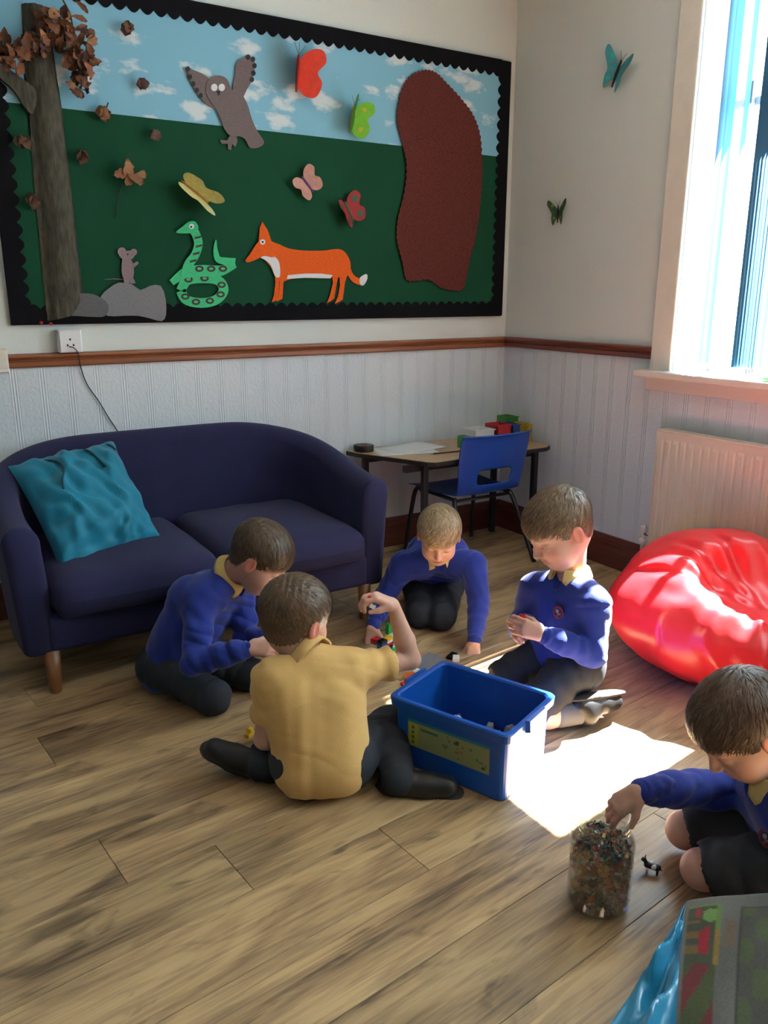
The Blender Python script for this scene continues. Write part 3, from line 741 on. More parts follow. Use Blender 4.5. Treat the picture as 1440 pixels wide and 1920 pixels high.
# --- butterflies
def wing_outline(kind):
    if kind == 'round': return crom([(0, .012), (.018, .040), (.045, .046), (.055, .026), (.040, .004), (.050, -.014), (.040, -.040), (.016, -.040), (0, -.016)], 5, True)
    return crom([(0, .008), (.022, .034), (.052, .056), (.056, .036), (.034, .004), (.034, -.018), (.026, -.044), (.014, -.026), (0, -.010)], 5, True)
def butterfly(lab, P, u, n, scale, rot, fold, col, col2, kind='round', spots=None):
    """u: along the wall to the right, n: out of the wall"""
    t = thing('butterfly', lab, 'butterfly', tuple(P))
    u, n = nrm(u), nrm(n); z = A3(0, 0, 1)
    ur = u * math.cos(rot) + z * math.sin(rot); zr = -u * math.sin(rot) + z * math.cos(rot)
    m1 = col; ol = wing_outline(kind)
    for s, fo in zip((-1, 1), fold):
        V = []; F = []
        for lay in (0, 1):
            for p in ol:
                x = p[0] * scale; q = P + ur * (s * x * math.cos(fo)) + n * (x * math.sin(fo) + .006 + .0012 * lay) + zr * p[1] * scale
                V.append(q)
        N = len(ol); F = [tuple(range(N)), tuple(range(N, 2 * N))[::-1]] + [(i, (i + 1) % N, N + (i + 1) % N, N + i) for i in range(N)]
        wgo = mesh_obj('wing', V, F, m1, t)
        for (sx, sy, sr) in spots or []:
            Vs = []
            for k in range(10):
                a = k * PI / 5; x = (sx + sr * math.cos(a)) * scale; Vs.append(P + ur * (s * x * math.cos(fo)) + n * (x * math.sin(fo) + .0080) + zr * (sy + sr * math.sin(a)) * scale)
            mesh_obj('wing_spot', Vs, [tuple(range(10))], col2, wgo)
    tube('body', [P + n * .01 - zr * .036 * scale, P + n * .012, P + n * .011 + zr * .03 * scale], [.002 * scale, .0042 * scale, .003 * scale], P_DARK if kind != 'round' else col2, t, 8)
    for s in (-1, 1): tube('antenna', [P + n * .011 + zr * .03 * scale, P + n * .014 + zr * .05 * scale + ur * s * .012 * scale], .0009, P_DARK, t, 5)
UX, NY = A3(1, 0, 0), A3(0, -1, 0)
pm = lambda n, c: mat(n, c, .6, noise_amt=.12, noise_scale=50)
B_OR, B_OR2 = pm('butterfly_red_orange', (.70, .045, .016)), pm('butterfly_dark_red', (.35, .01, .01))
B_GR, B_GR2 = pm('butterfly_green', (.17, .47, .02)), pm('butterfly_yellow_spot', (.55, .45, .03))
B_YE, B_YE2 = pm('butterfly_cream_yellow', (.74, .68, .30)), pm('butterfly_tan', (.4, .22, .07))
B_PI, B_PI2 = pm('butterfly_pink', (.50, .25, .20)), pm('butterfly_purple', (.12, .06, .25))
B_RD, B_RD2 = pm('butterfly_red', (.32, .014, .022)), pm('butterfly_green_spot', (.03, .11, .05))
butterfly('red orange paper butterfly on the printed sky', at_y(556, 136, -.03), UX, NY, 2.15, -.12, (1.15, .45), B_OR, B_OR2)
butterfly('lime green paper butterfly with yellow dots beside the brown shape', at_y(658, 222, -.03), UX, NY, 1.75, -.22, (1.25, .45), B_GR, B_GR2, spots=[(.028, .026, .006), (.026, -.022, .006)])
butterfly('cream yellow paper butterfly folded shut on the green paper', at_y(366, 362, -.03), UX, NY, 2.0, -2.2, (1.3, 1.05), B_YE, B_YE2)
butterfly('small pale pink paper butterfly with purple body', at_y(574, 345, -.03), UX, NY, 1.25, .75, (.35, .35), B_PI, B_PI2)
butterfly('dark red paper butterfly with green patches above the fox', at_y(652, 396, -.03), UX, NY, 1.45, .5, (.75, .35), B_RD, B_RD2, spots=[(.034, .024, .010), (.03, -.022, .010)])
UY, NX = A3(0, -1, 0), A3(-1, 0, 0)
B_TL, B_TL2 = pm('butterfly_teal', (.05, .28, .30)), pm('butterfly_aqua_spot', (.02, .40, .36))
B_DG, B_DG2 = pm('butterfly_dark_green', (.03, .10, .04)), pm('butterfly_olive_spot', (.25, .28, .02))
butterfly('teal butterfly stuck on the wall near the window top', at_x(1160, 137, -.004), UY, NX, 1.6, -.45, (.35, .38), B_TL, B_TL2, 'swallow', [(.03, .034, .007), (.022, -.02, .006)])
butterfly('dark green butterfly stuck low on the wall beside the board', at_x(1049, 401, -.004), UY, NX, 1.15, .0, (.25, .25), B_DG, B_DG2, 'swallow', [(.03, .034, .007), (.02, -.016, .006)])

# --- red pins at the board foot, white socket box, its cable, and the box at the rail end
M_PIN = mat('red_plastic', (.55, .01, .03), .35)
for x, y, lab in ((76, 605, 'small red push pin at the board corner, left of two'), (94, 607, 'small red push pin at the board corner, right of two')):
    P = at_y(x, y, -.0225)
    o = lathe('push_pin', [(0, .0), (.0045, .0), (.003, .004), (.0025, .010), (.006, .013), (.006, .016), (0, .017)], M_PIN, None, 12)
    o.location = tuple(P); o.rotation_euler = (PI / 2, 0, 0); tag(o, lab, 'push pin', 'red pins on the board')
p0, p1 = at_y(103, 614, 0), at_y(147, 657, 0)
so = thing('socket_box', 'white surface socket box sitting on the wooden rail below the board', 'socket', (p0[0] + .04, -.03, RAIL_Z + .03))
box('housing', (p0[0], -.045, RAIL_Z + .031), (p0[0] + .088, 0, RAIL_Z + .119), M_WHITE, so, .004)
box('faceplate', (p0[0] + .003, -.05, RAIL_Z + .034), (p0[0] + .085, -.044, RAIL_Z + .116), M_WHITE, so, .003)
for dx, dz in ((.030, .06), (.052, .06), (.041, .082)): box('socket_slot', (p0[0] + dx - .002, -.0508, RAIL_Z + dz - .004), (p0[0] + dx + .004, -.0498, RAIL_Z + dz + .004), P_DARK, so)
cb = [(130, 650, -.052), (138, 652, -.066), (146, 662, -.05), (152, 690, -.012), (163, 720, -.008), (185, 752, -.008), (205, 785, -.008), (222, 812, -.01), (236, 850, -.012)]
M_CABLE = mat('grey_cable', (.03, .03, .032), .5)
tag(tube('cable', crom([at_y(*c) for c in cb], 5), .0022, M_CABLE, None, 6), 'thin dark cable hanging from the socket box behind the sofa', 'cable')
jb = thing('junction_box', 'cream box at the left end of the wooden rail', 'box', (-2.50, -.02, .99))
box('housing', (-2.56, -.035, .985), (-2.464, 0, 1.075), M_CREAM, jb, .004); box('cover', (-2.557, -.039, .988), (-2.467, -.034, 1.072), M_CREAM, jb, .002)
# ================================================================ tub sofa
def fabric(name, col, rough=.85, sheen=.15, weave=400, bump=.12, amt=.1):
    return mat(name, col, rough, .3, noise_amt=amt, noise_scale=9, bump=bump, bump_scale=weave, sheen=sheen)
M_SOFA = fabric('indigo_upholstery', (.018, .018, .064), .9, .05); M_LEG = wood('beech_leg', (.16, .062, .022), (.30, .13, .05), axis=2)
M_RUNNER = mat('worn_patch', (.5, .28, .08), .8)
sofa = thing('tub_sofa', 'indigo blue two seat tub sofa against the display wall', 'sofa', (-1.94, -.45, 0))
half = crom([(.0, -.105), (.26, -.110), (.44, -.150), (.555, -.235), (.615, -.37), (.632, -.55), (.630, -.70), (.626, -.775)], 7)
path = [np.array([-1.94 - p[0], p[1]]) for p in half[::-1]] + [np.array([-1.94 + p[0], p[1]]) for p in half[1:]]
S = [0.0]
for i in range(1, len(path)): S.append(S[-1] + np.linalg.norm(path[i] - path[i - 1]))
prof = []   # (across: + is outward, height factor)
TH = .054
V = []; F = []
nk = 22
def shell_ring(i, shrink=1.0, push=0.0):
    p = path[i]; t = path[min(i + 1, len(path) - 1)] - path[max(i - 1, 0)]; t = t / np.linalg.norm(t); o = np.array([-t[1], t[0]])
    if o @ (p - np.array([-1.94, -.62])) < 0: o = -o
    u = min(S[i], S[-1] - S[i]) / (S[-1] / 2); h = .575 + .158 * (0.5 - 0.5 * math.cos(PI * min(1, u / .74))) 
    pp = p + t * push
    ring = []
    def P(a, z): 
        flare = .028 * (max(z - .15, 0) / .45) ** 1.2
        q = pp + o * ((a * shrink) + flare); return (q[0], q[1], z)
    z0 = .145
    ring += [P(-TH, z0 + .01), P(-TH * 1.0, .30), P(-TH * 1.02, .40), P(-TH * 1.02, (h + .4) / 2)]
    for k in range(9):
        a = PI * k / 8; ring.append(P(-TH * 1.05 * math.cos(a), h - TH + TH * math.sin(a) * shrink))
    ring += [P(TH, (h + .35) / 2), P(TH, .35), P(TH * .98, .22), P(TH * .95, z0 + .01), P(TH * .8, z0), P(-TH * .8, z0)]
    return ring
rings = [shell_ring(0, .55, -.018), shell_ring(0, .85, -.010)] + [shell_ring(i) for i in range(len(path))] + [shell_ring(len(path) - 1, .85, .010), shell_ring(len(path) - 1, .55, .018)]
nr = len(rings[0])
for r in rings: V += r
for i in range(len(rings) - 1):
    for k in range(nr): F.append((i * nr + k, i * nr + (k + 1) % nr, (i + 1) * nr + (k + 1) % nr, (i + 1) * nr + k))
F.append(tuple(range(nr))); F.append(tuple((len(rings) - 1) * nr + k for k in range(nr))[::-1])
bm = bmesh.new(); vv_ = [bm.verts.new(v) for v in V]
for f in F: bm.faces.new([vv_[i] for i in f])
bmesh.ops.recalc_face_normals(bm, faces=bm.faces[:])
bm_obj('back_and_arms', bm, M_SOFA, sofa, True)
box('front_rail', (-2.54, -.80, .145), (-1.34, -.16, .275), M_SOFA, sofa, .02, seg=3, smooth=True)
def cushion_block(name, x0, x1, y0, y1, z0, z1, m, parent, crown=.02, seed=0):
    N = 18; V = []; F = []
    def P(u, v, s):
        # superellipse rounding towards the edges
        eu, ev = abs(u) ** 9, abs(v) ** 9; e = max(eu, ev)
        x = (x0 + x1) / 2 + u * (1 - .07 * abs(v) ** 6) * (x1 - x0) / 2; y = (y0 + y1) / 2 + v * (1 - .07 * abs(u) ** 6) * (y1 - y0) / 2
        hh = (z1 - z0) / 2 * (max(0, 1 - e)) ** .33 + (crown if s > 0 else 0) * (1 - u * u) * (1 - v * v)
        return (x, y, (z0 + z1) / 2 + s * hh + .002 * math.sin(9 * u + seed) * math.cos(7 * v))
    for s in (1, -1):
        for i in range(N + 1):
            for j in range(N + 1):
                u = math.sin(PI / 2 * (2 * i / N - 1)); v = math.sin(PI / 2 * (2 * j / N - 1)); V.append(P(u, v, s))
    M_ = (N + 1) ** 2
    for i in range(N):
        for j in range(N):
            a = i * (N + 1) + j; F.append((a, a + N + 1, a + N + 2, a + 1)); F.append((M_ + a, M_ + a + 1, M_ + a + N + 2, M_ + a + N + 1))
    return mesh_obj(name, V, F, m, parent, True)
cushion_block('seat_cushion', -2.525, -1.945, -.86, -.17, .255, .395, M_SOFA, sofa, .022)
cushion_block('seat_cushion', -1.935, -1.355, -.86, -.17, .255, .395, M_SOFA, sofa, .022, 2)
for x, y in ((-2.535, -.775), (-1.345, -.775), (-2.45, -.16), (-1.43, -.16)):
    lathe('leg', [(0, 0), (.018, 0), (.020, .004), (.027, .15), (0, .15)], M_LEG, sofa, 14, (x, y, 0))
V, F = tube_pts(crom([at_d(18, 1000, 2.60), at_d(22, 990, 2.605), at_d(36, 986, 2.615)], 4), .004, 6)
mesh_obj('worn_patch', V, F, M_RUNNER, sofa, True)

# ------------------------------------------------ pillows
def pillow(cor, front, back, parent, thick=.07, N=28, pinch=.5, wr=.006, seed=0, bf=1.0, bb=1.0):
    """cor: TL, TR, BR, BL ; returns front and back covers"""
    TL, TR, BR, BL = [np.array(c, float) for c in cor]
    n = nrm(np.cross(TR - TL, BL - TL)); n = -n if n @ (CAM - TL) < 0 else n
    res = []
    for s, nm, m, bk in ((1, 'front_cover', front, bf), (-1, 'back_cover', back, bb)):
        V = []; F = []
        for i in range(N + 1):
            for j in range(N + 1):
                u, v = 2 * i / N - 1, 2 * j / N - 1
                a = (1 - u) / 2; b = (1 - v) / 2
                # edges bow inwards a little
                uu = u * (1 - .06 * (1 - v * v)); vv = v * (1 - .06 * (1 - u * u)); a, b = (1 - uu) / 2, (1 - vv) / 2
                p = TL * a * b + TR * (1 - a) * b + BR * (1 - a) * (1 - b) + BL * a * (1 - b)
                pr_ = (max(0, (1 - u * u) * (1 - v * v))) ** pinch
                q = A3(u, v, seed)
                nz_ = noise.noise(Vector((u * 1.6, v * 1.6, seed))); n2_ = noise.noise(Vector((u * 4, v * 4, seed + 5)))
                wv = wr * (1.2 * (1 - abs(math.sin(3.1 * (u * .75 + v * .45) + 2.6 * nz_ + seed))) + 1.1 * max(0, v + .1) * math.sin(15 * v + 5 * u + 4 * nz_) * .6 + .8 * n2_ + .35 * math.sin(19 * (u - .5 * v) + 6 * nz_) - .6) * min(1, pr_ * 2.2)
                V.append(p + n * s * (thick * bk * pr_ + wv))
        for i in range(N):
            for j in range(N):
                k = i * (N + 1) + j; f = (k, k + N + 1, k + N + 2, k + 1); F.append(f if s < 0 else f[::-1])
        res.append(mesh_obj(nm, V, F, m, parent, True))
    return res, n
M_TEAL = fabric('teal_velvet', (.004, .19, .30), .6, .15, 200, .06, .12)
M_TIE = mat('dark_teal_tie', (.003, .05, .07), .7)
tc_ = thing('teal_cushion', 'crumpled teal velvet cushion with ties propped in the sofa corner', 'cushion', tuple(at_d(200, 1060, 2.95)))
cor = [at_d(14, 874, 2.90), at_d(212, 828, 3.16), at_d(300, 1004, 3.00), at_d(118, 1082, 2.72)]
cov, cn = pillow(cor, M_TEAL, M_TEAL, tc_, .105, 40, .40, .017, 1.3, 1.0, .45)
def on_front(u, v, lift=.004):
    me = cov[0].data; N = 40; i = int(round((u + 1) / 2 * N)); j = int(round((v + 1) / 2 * N))
    return np.array(cov[0].location) * 0 + np.array(parent_world(cov[0]) @ me.vertices[i * (N + 1) + j].co) + cn * lift
for a in ([(-.55, -1), (-.35, -.75), (-.3, -.5), (-.45, -.25), (-.5, -.1)], [(.25, -1), (.32, -.75), (.42, -.55), (.46, -.3)], [(.72, -1), (.8, -.8), (.92, -.72)]):
    tube('tie', crom([on_front(*q) for q in a], 4), .0045, M_TIE, tc_, 6)

# ================================================================ desk in the corner and blue chair
M_DESK = wood('beech_laminate', (.40, .25, .13), (.56, .38, .20)); M_EDGE = mat('dark_edge', (.018, .016, .016), .5)
M_STEEL = mat('black_steel', (.008, .008, .009), .4)
DZ = .535
desk = thing('corner_desk', 'low trapezoid school table with beech top and dark edge in the corner', 'table', (-.5, -.25, 0))
top = [(-1.0, -.025), (-.985, -.10), (-.82, -.46), (-.79, -.485), (-.10, -.47), (-.05, -.44), (-.04, -.025)]
def slab(name, pts, z0, z1, m, parent):
    bm = bmesh.new(); a = [bm.verts.new((x, y, z1)) for x, y in pts]; b = [bm.verts.new((x, y, z0)) for x, y in pts]; n = len(pts)
    bm.faces.new(a); bm.faces.new(b[::-1])
    for i in range(n): bm.faces.new((a[i], b[i], b[(i + 1) % n], a[(i + 1) % n]))
    bmesh.ops.recalc_face_normals(bm, faces=bm.faces[:]); bmesh.ops.triangulate(bm, faces=[f for f in bm.faces if len(f.verts) > 4])
    return bm_obj(name, bm, m, parent)
slab('table_top', [(x * .997 - .002, y * .99 - .002) for x, y in top], DZ - .004, DZ, M_DESK, desk); slab('edge_band', top, DZ - .022, DZ - .003, M_EDGE, desk)
box('apron', (-.90, -.40, DZ - .055), (-.10, -.375, DZ - .022), M_STEEL, desk); box('apron', (-.93, -.10, DZ - .055), (-.10, -.075, DZ - .022), M_STEEL, desk)
for x, y in ((-.80, -.41), (-.93, -.09), (-.12, -.09), (-.14, -.43)): box('leg', (x - .014, y - .014, 0), (x + .014, y + .014, DZ - .022), M_STEEL, desk, .004)
M_POLY = mat('blue_polypropylene', (.008, .055, .32), .38, .5, noise_amt=.04, noise_scale=30)
ch = thing('school_chair', 'blue plastic school chair with black legs tucked under the desk', 'chair', (-.46, -.32, 0))
CX, SZ = -.485, .352
KS = 1.16
def CHS(v): return (CX + (v[0] - CX) * KS, -.46 + (v[1] + .46) * KS - .035, v[2])
def chair_shell():
    # one moulded sheet: seat front, seat, bend, lower slot, back, rolled top
    rows = []; 
    for t in range(9):  # seat: front to back
        k = t / 8; y = -.12 - .32 * k; rows.append((y, SZ - .012 * math.sin(PI * k) - (.016 if t == 0 else 0), .185 - .012 * k, .014))
    back = [(-.468, SZ + .006, .168, .016), (-.482, SZ + .03, .166, .02), (-.490, SZ + .055, .168, .024), (-.496, SZ + .085, .170, .026), (-.503, SZ + .125, .174, .028), (-.513, SZ + .19, .178, .030), (-.523, SZ + .24, .180, .030), (-.530, SZ + .285, .178, .030), (-.541, SZ + .300, .176, .030), (-.549, SZ + .294, .174, .030)]
    rows += back; V = []; F = []; NC = 13
    for (y, z, wd, curve) in rows:
        isback = z > SZ + .004
        for c in range(NC):
            u = 2 * c / (NC - 1) - 1; x = CX + u * wd
            V.append((x, y + (curve * u * u * 1.0 if isback else 0), z + (0 if isback else .010 * u ** 4)))
    for r in range(len(rows) - 1):
        for c in range(NC - 1):
            if 11 <= r <= 12 and 3 <= c <= 8: continue     # hand slot at the foot of the back
            a = r * NC + c; F.append((a, a + 1, a + NC + 1, a + NC))
    return V, F
V, F = chair_shell(); V = [CHS(v) for v in V]; sh = mesh_obj('seat_shell', V, F, M_POLY, ch, True)
md = sh.modifiers.new('thick', 'SOLIDIFY'); md.thickness = .006; md.offset = 0
md = sh.modifiers.new('smooth', 'SUBSURF'); md.levels = 1; md.render_levels = 1
LG = lambda *p: CHS(p)
for s in (-1, 1):
    tube('leg', crom([LG(CX + s * .15, -.17, SZ - .02), LG(CX + s * .165, -.155, SZ - .06), LG(CX + s * .185, -.12, 0.0)], 4), .011, M_STEEL, ch, 10)
    tube('leg', crom([LG(CX + s * .14, -.42, SZ - .02), LG(CX + s * .155, -.44, SZ - .06), LG(CX + s * .18, -.56, 0.0)], 4), .011, M_STEEL, ch, 10)
    tube('side_rail', [LG(CX + s * .15, -.16, SZ - .022), LG(CX + s * .145, -.43, SZ - .022)], .009, M_STEEL, ch, 10)
tube('cross_bar', [LG(CX - .145, -.42, SZ - .03), LG(CX + .145, -.42, SZ - .03)], .008, M_STEEL, ch, 8)
tube('cross_bar', [LG(CX - .15, -.18, SZ - .03), LG(CX + .15, -.18, SZ - .03)], .008, M_STEEL, ch, 8)

# things on the desk
P = at_z(664, 833, DZ + .02)
bk = thing('tape_roll', 'black round tape roll at the left end of the desk', 'tape', (-.93, -.07, DZ))
lathe('roll', [(.022, 0), (.048, 0), (.050, .003), (.050, .026), (.048, .029), (.022, .029), (.022, 0)], mat('black_tape', (.006, .006, .007), .35), bk, 28, (-.93, -.075, DZ))
lathe('core', [(.019, .001), (.022, .001), (.022, .028), (.019, .028), (.019, .001)], M_LEG, bk, 24, (-.93, -.075, DZ))
M_PAPERW = mat('white_paper', (.74, .76, .76), .7)
def sheet(lab, cx, cy, rot, k):
    V = []; F = []; N = 6
    for i in range(N + 1):
        for j in range(N + 1):
            u, v = i / N - .5, j / N - .5; x, y = u * .21, v * .297
            V.append((x * math.cos(rot) - y * math.sin(rot), x * math.sin(rot) + y * math.cos(rot), .0012 + .0016 * k + .004 * u * u * (k % 2)))
    for i in range(N):
        for j in range(N): a = i * (N + 1) + j; F.append((a, a + N + 1, a + N + 2, a + 1))
    o = mesh_obj('paper_sheet', V, F, M_PAPERW, None, True); o.location = (cx, cy, DZ)
    md = o.modifiers.new('thick', 'SOLIDIFY'); md.thickness = .0008
    tag(o, lab, 'paper', 'papers on the corner desk')
sheet('white paper sheet lying lowest on the corner desk', -.76, -.17, 1.35, 0); sheet('white paper sheet on top of another on the desk', -.69, -.14, 1.75, 1)
pc = thing('pencil', 'dark brown pencil lying at the desk edge', 'pencil', (-.62, -.33, DZ))
tube('shaft', [(-.70, -.335, DZ + .005), (-.55, -.35, DZ + .005)], .0042, mat('pencil_brown', (.10, .035, .02), .5), pc, 6); tube('tip', [(-.70, -.335, DZ + .005), (-.716, -.3334, DZ + .005)], [.0042, .0006], M_DESK, pc, 6)
def tray(lab, x0, x1, y0, y1, h, m):
    t = thing('storage_tub', lab, 'tub', ((x0 + x1) / 2, (y0 + y1) / 2, DZ)); w_ = .004
    box('base', (x0, y0, DZ), (x1, y1, DZ + w_), m, t)
    for a, b in (((x0, y0), (x1, y0 + w_)), ((x0, y1 - w_), (x1, y1)), ((x0, y0), (x0 + w_, y1)), ((x1 - w_, y0), (x1, y1))): box('side', (a[0], a[1], DZ), (b[0], b[1], DZ + h), m, t)
    box('rim', (x0 - .004, y0 - .004, DZ + h - .006), (x1 + .004, y0, DZ + h), m, t)
tray('white tub on the desk behind the chair', -.42, -.30, -.30, -.18, .085, M_WHITE)
tray('red tub on the desk behind the chair', -.28, -.19, -.30, -.2, .10, mat('tub_red', (.45, .02, .02), .4))
tray('small dark blue tub on the desk', -.18, -.13, -.30, -.2, .095, mat('tub_blue', (.02, .06, .28), .4))
tray('small yellow tub on the desk', -.085, -.05, -.30, -.2, .09, mat('tub_yellow', (.5, .36, .02), .4))
tray('green tub on the desk corner by the wall', -.12, -.05, -.19, -.10, .115, mat('tub_green', (.05, .25, .03), .4))
tray('small green pot at the left of the white tub', -.485, -.45, -.29, -.24, .06, mat('pot_green', (.02, .26, .08), .4))

# ================================================================ red beanbag
M_RED = mat('red_coated_cloth', (.70, .016, .022), .32, .5, noise_amt=.06, noise_scale=12, bump=.25, bump_scale=9)
bb = thing('beanbag', 'large red shiny beanbag with a hollow seat beside the radiator', 'beanbag', (-.515, -1.84, 0))
bc = A3(-.515, -1.84, 0)
f = Field(bc - A3(.56, .56, .03), bc + A3(.56, .62, .58), .0075)
f.ell(bc + A3(0, 0, .19), (.375, .43, .20), k=.02, wr=.007, wf=16, seed=4)
f.ell(bc + A3(.14, .17, .285), (.24, .25, .13), k=.14, wr=.008, wf=20, seed=5)
f.ell(bc + A3(.17, -.10, .275), (.22, .34, .128), k=.12, wr=.007, wf=22, seed=6)
f.ell(bc + A3(-.05, -.16, .44), (.225, .25, .165), k=.05, op='sub', wr=.012, wf=24, seed=8)
f.v[:, :, :max(0, int((0.002 - f.lo[2]) / f.res) + 1)] = .02
# gathered creases running out from the hollow
sl, PP = f.block(bc - .6, bc + .7)
q = PP - (bc + A3(-.05, -.16, .3)); ang = np.arctan2(q[..., 1], q[..., 0]); rad_ = np.linalg.norm(q[..., :2], axis=-1)
f.v[sl] += (.0055 * np.sin(ang * 15 + 5 * sines(PP, 8, 2)) * np.clip((rad_ - .05) / .12, 0, 1) * np.clip((.46 - rad_) / .16, 0, 1)).astype(np.float32)
o, V = f.mesh('cover', M_RED, bb)
# piped seams
for pts in ([(-.30, .20, .30), (-.385, .02, .20), (-.375, -.12, .10)],):
    pass
# ================================================================ the five boys
R3, W3, Z3 = RT, AW, A3(0, 0, 1)
M_SKIN = mat('skin', (.62, .37, .28), .5, .35, attr='Col', sss=.12, noise_amt=.05, noise_scale=40)
M_HAIR = mat('hair', (.2, .12, .07), .45, .4, attr='Col')
M_JUMPER = mat('royal_blue_sweatshirt', (.012, .030, .235), .85, .25, noise_amt=.08, noise_scale=14, bump=.18, bump_scale=320, sheen=.2)
M_POLO = mat('yellow_polo_cotton', (.70, .44, .155), .85, .25, noise_amt=.05, noise_scale=14, bump=.15, bump_scale=350, sheen=.15)
M_COLLAR = mat('pale_yellow_collar', (.66, .50, .20), .85, .25, bump=.1, bump_scale=300)
M_TROUS = mat('charcoal_school_cloth', (.024, .029, .038), .8, .3, noise_amt=.12, noise_scale=16, bump=.12, bump_scale=350)
M_SHORT = mat('dark_grey_shorts_cloth', (.024, .026, .032), .75, .35, noise_amt=.12, noise_scale=16, bump=.12, bump_scale=350)
M_SHOE = mat('black_shoe_leather', (.009, .009, .010), .42, .5); M_SOLE = mat('dark_rubber_sole', (.03, .026, .022), .8)
M_SOCK = mat('grey_sock', (.10, .10, .105), .9)
def sminf(a, b, k):
    h = np.clip(.5 + .5 * (b - a) / k, 0, 1); return b * (1 - h) + a * h - k * h * (1 - h)
def smaxf(a, b, k): return -sminf(-a, -b, k)
def e_(q, c, r):
    c, r = np.array(c), np.array(r); p = q - c
    k0 = np.linalg.norm(p / r, axis=-1); k1 = np.linalg.norm(p / (r * r), axis=-1) + 1e-9
    return k0 * (k0 - 1) / k1
def c_(q, a, b, ra, rb):
    a, b = np.array(a), np.array(b); ab = b - a; t = np.clip(((q - a) @ ab) / (ab @ ab), 0, 1)
    return np.linalg.norm(q - (a + t[..., None] * ab), axis=-1) - (ra + (rb - ra) * t)
def head_d(q):
    """child's head; x right, y forward, z up, metres"""
    m = q.copy(); m[..., 0] = np.abs(m[..., 0])
    d = e_(m, (0, -.014, .030), (.072, .087, .074))
    d = sminf(d, e_(m, (0, -.033, -.026), (.053, .047, .052)), .030)
    d = sminf(d, e_(m, (0, .018, -.030), (.057, .060, .066)), .030)
    d = sminf(d, e_(m, (0, .040, -.072), (.030, .026, .026)), .030)              # chin and jaw
    d = sminf(d, e_(m, (.033, .044, -.034), (.024, .024, .026)), .022)            # cheek
    d = sminf(d, e_(m, (0, .062, .026), (.045, .016, .014)), .022)                # brow
    d = smaxf(d, -e_(m, (.030, .086, .001), (.016, .015, .010)), .012)             # socket
    d = sminf(d, e_(m, (.030, .061, .000), (.0145, .0135, .0125)), .004)           # closed lid
    d = sminf(d, c_(m, (0, .073, .010), (0, .090, -.022), .0065, .0095), .010)     # nose
    d = sminf(d, e_(m, (.0085, .084, -.025), (.0065, .0075, .0060)), .005)
    d = sminf(d, e_(m, (0, .0735, -.0480), (.020, .0085, .0050)), .006)            # lips
    d = sminf(d, e_(m, (0, .0715, -.0575), (.017, .0085, .0052)), .006)
    ear = e_(m, (.075, -.010, -.006), (.0070, .017, .027)); ear = smaxf(ear, -e_(m, (.083, -.006, -.004), (.006, .010, .017)), .004)
    d = sminf(d, ear, .006)
    return d
def skull_d(q):
    m = q.copy(); m[..., 0] = np.abs(m[..., 0])
    d = e_(m, (0, -.014, .030), (.072, .087, .074))
    return sminf(d, e_(m, (0, -.033, -.026), (.053, .047, .052)), .030)
def hair_line(y, fr):
    """height of the hair edge from forehead (y > 0) round to the nape"""
    return np.interp(y, [-.12, -.075, -.040, -.030, -.012, .000, .010, .022, .032, .048, .066, .12], [-.060, -.058, -.044, -.012, .026, .022, -.012, -.012, .016, fr - .004, fr, fr])
def hair_d(q, fr=.036):
    th = np.interp(q[..., 2], [-.07, -.03, .02, .06, .12], [.0018, .0035, .0075, .0105, .0125]) + .0035 * np.clip((q[..., 1] - .02) / .05, 0, 1) * np.clip(q[..., 2] / .04, 0, 1)
    d = skull_d(q) - th
    d = d + .0013 * np.sin(q[..., 0] * 330 + 7 * np.sin(q[..., 1] * 34 + q[..., 2] * 20)) * np.clip((q[..., 2]) / .05, 0, 1)
    line = hair_line(q[..., 1], fr) + .004 * np.sin(q[..., 0] * 170 + 3 * np.sin(q[..., 0] * 61)) * np.clip((q[..., 1] - .03) / .03, 0, 1)
    return smaxf(d, (line - q[..., 2]) * .8, .005)
def frame(f, u):
    f = nrm(f); u = nrm(np.array(u) - f * (np.array(u) @ f)); return np.array([np.cross(f, u), f, u])
def hand_into(F, W, d, pn, th, curl=.6, sc=1.0, spread=.1, thumb=.6):
    d = nrm(d); pn = nrm(np.array(pn) - d * (np.array(pn) @ d)); s = np.cross(d, pn); s = s if s @ np.array(th) > 0 else -s
    W = np.array(W); k = .0035
    kn = []
    for i, off in enumerate((.021, .0075, -.006, -.018)):
        K = W + (d * (.056, .060, .057, .050)[i] + s * off) * sc; kn.append(K)
        F.cone(W + (s * off * .55 + d * .008) * sc, K, .0125 * sc, .0092 * sc, .009)
    for i, K in enumerate(kn):
        L = (.026, .029, .027, .021)[i] * sc; dirn = nrm(d + s * spread * (1.5 - i) * .5); p = K; a = 0
        cv = curl if not hasattr(curl, '__len__') else curl[i]
        for j, (fl, bend) in enumerate(((1.0, .55), (.72, .85), (.58, .6))):
            a += bend * cv; v = dirn * math.cos(a) + pn * math.sin(a); q = p + v * L * fl
            F.cone(p, q, (.0078, .0072, .0066)[j] * sc, (.0072, .0066, .0056)[j] * sc, k); p = q
    T0 = W + (d * .014 + s * .018 + pn * .004) * sc; td = nrm(d * .62 + s * .75 * (1 - thumb * .6) + pn * .55 * thumb); T1 = T0 + td * .030 * sc
    t2 = nrm(td + d * .5 + pn * .25 * thumb - s * .25 * thumb); T2 = T1 + t2 * .024 * sc
    F.cone(W + d * .006 * sc, T0, .013 * sc, .012 * sc, .010); F.cone(T0, T1, .0115 * sc, .0085 * sc, .006); F.cone(T1, T2, .0085 * sc, .0062 * sc, k)
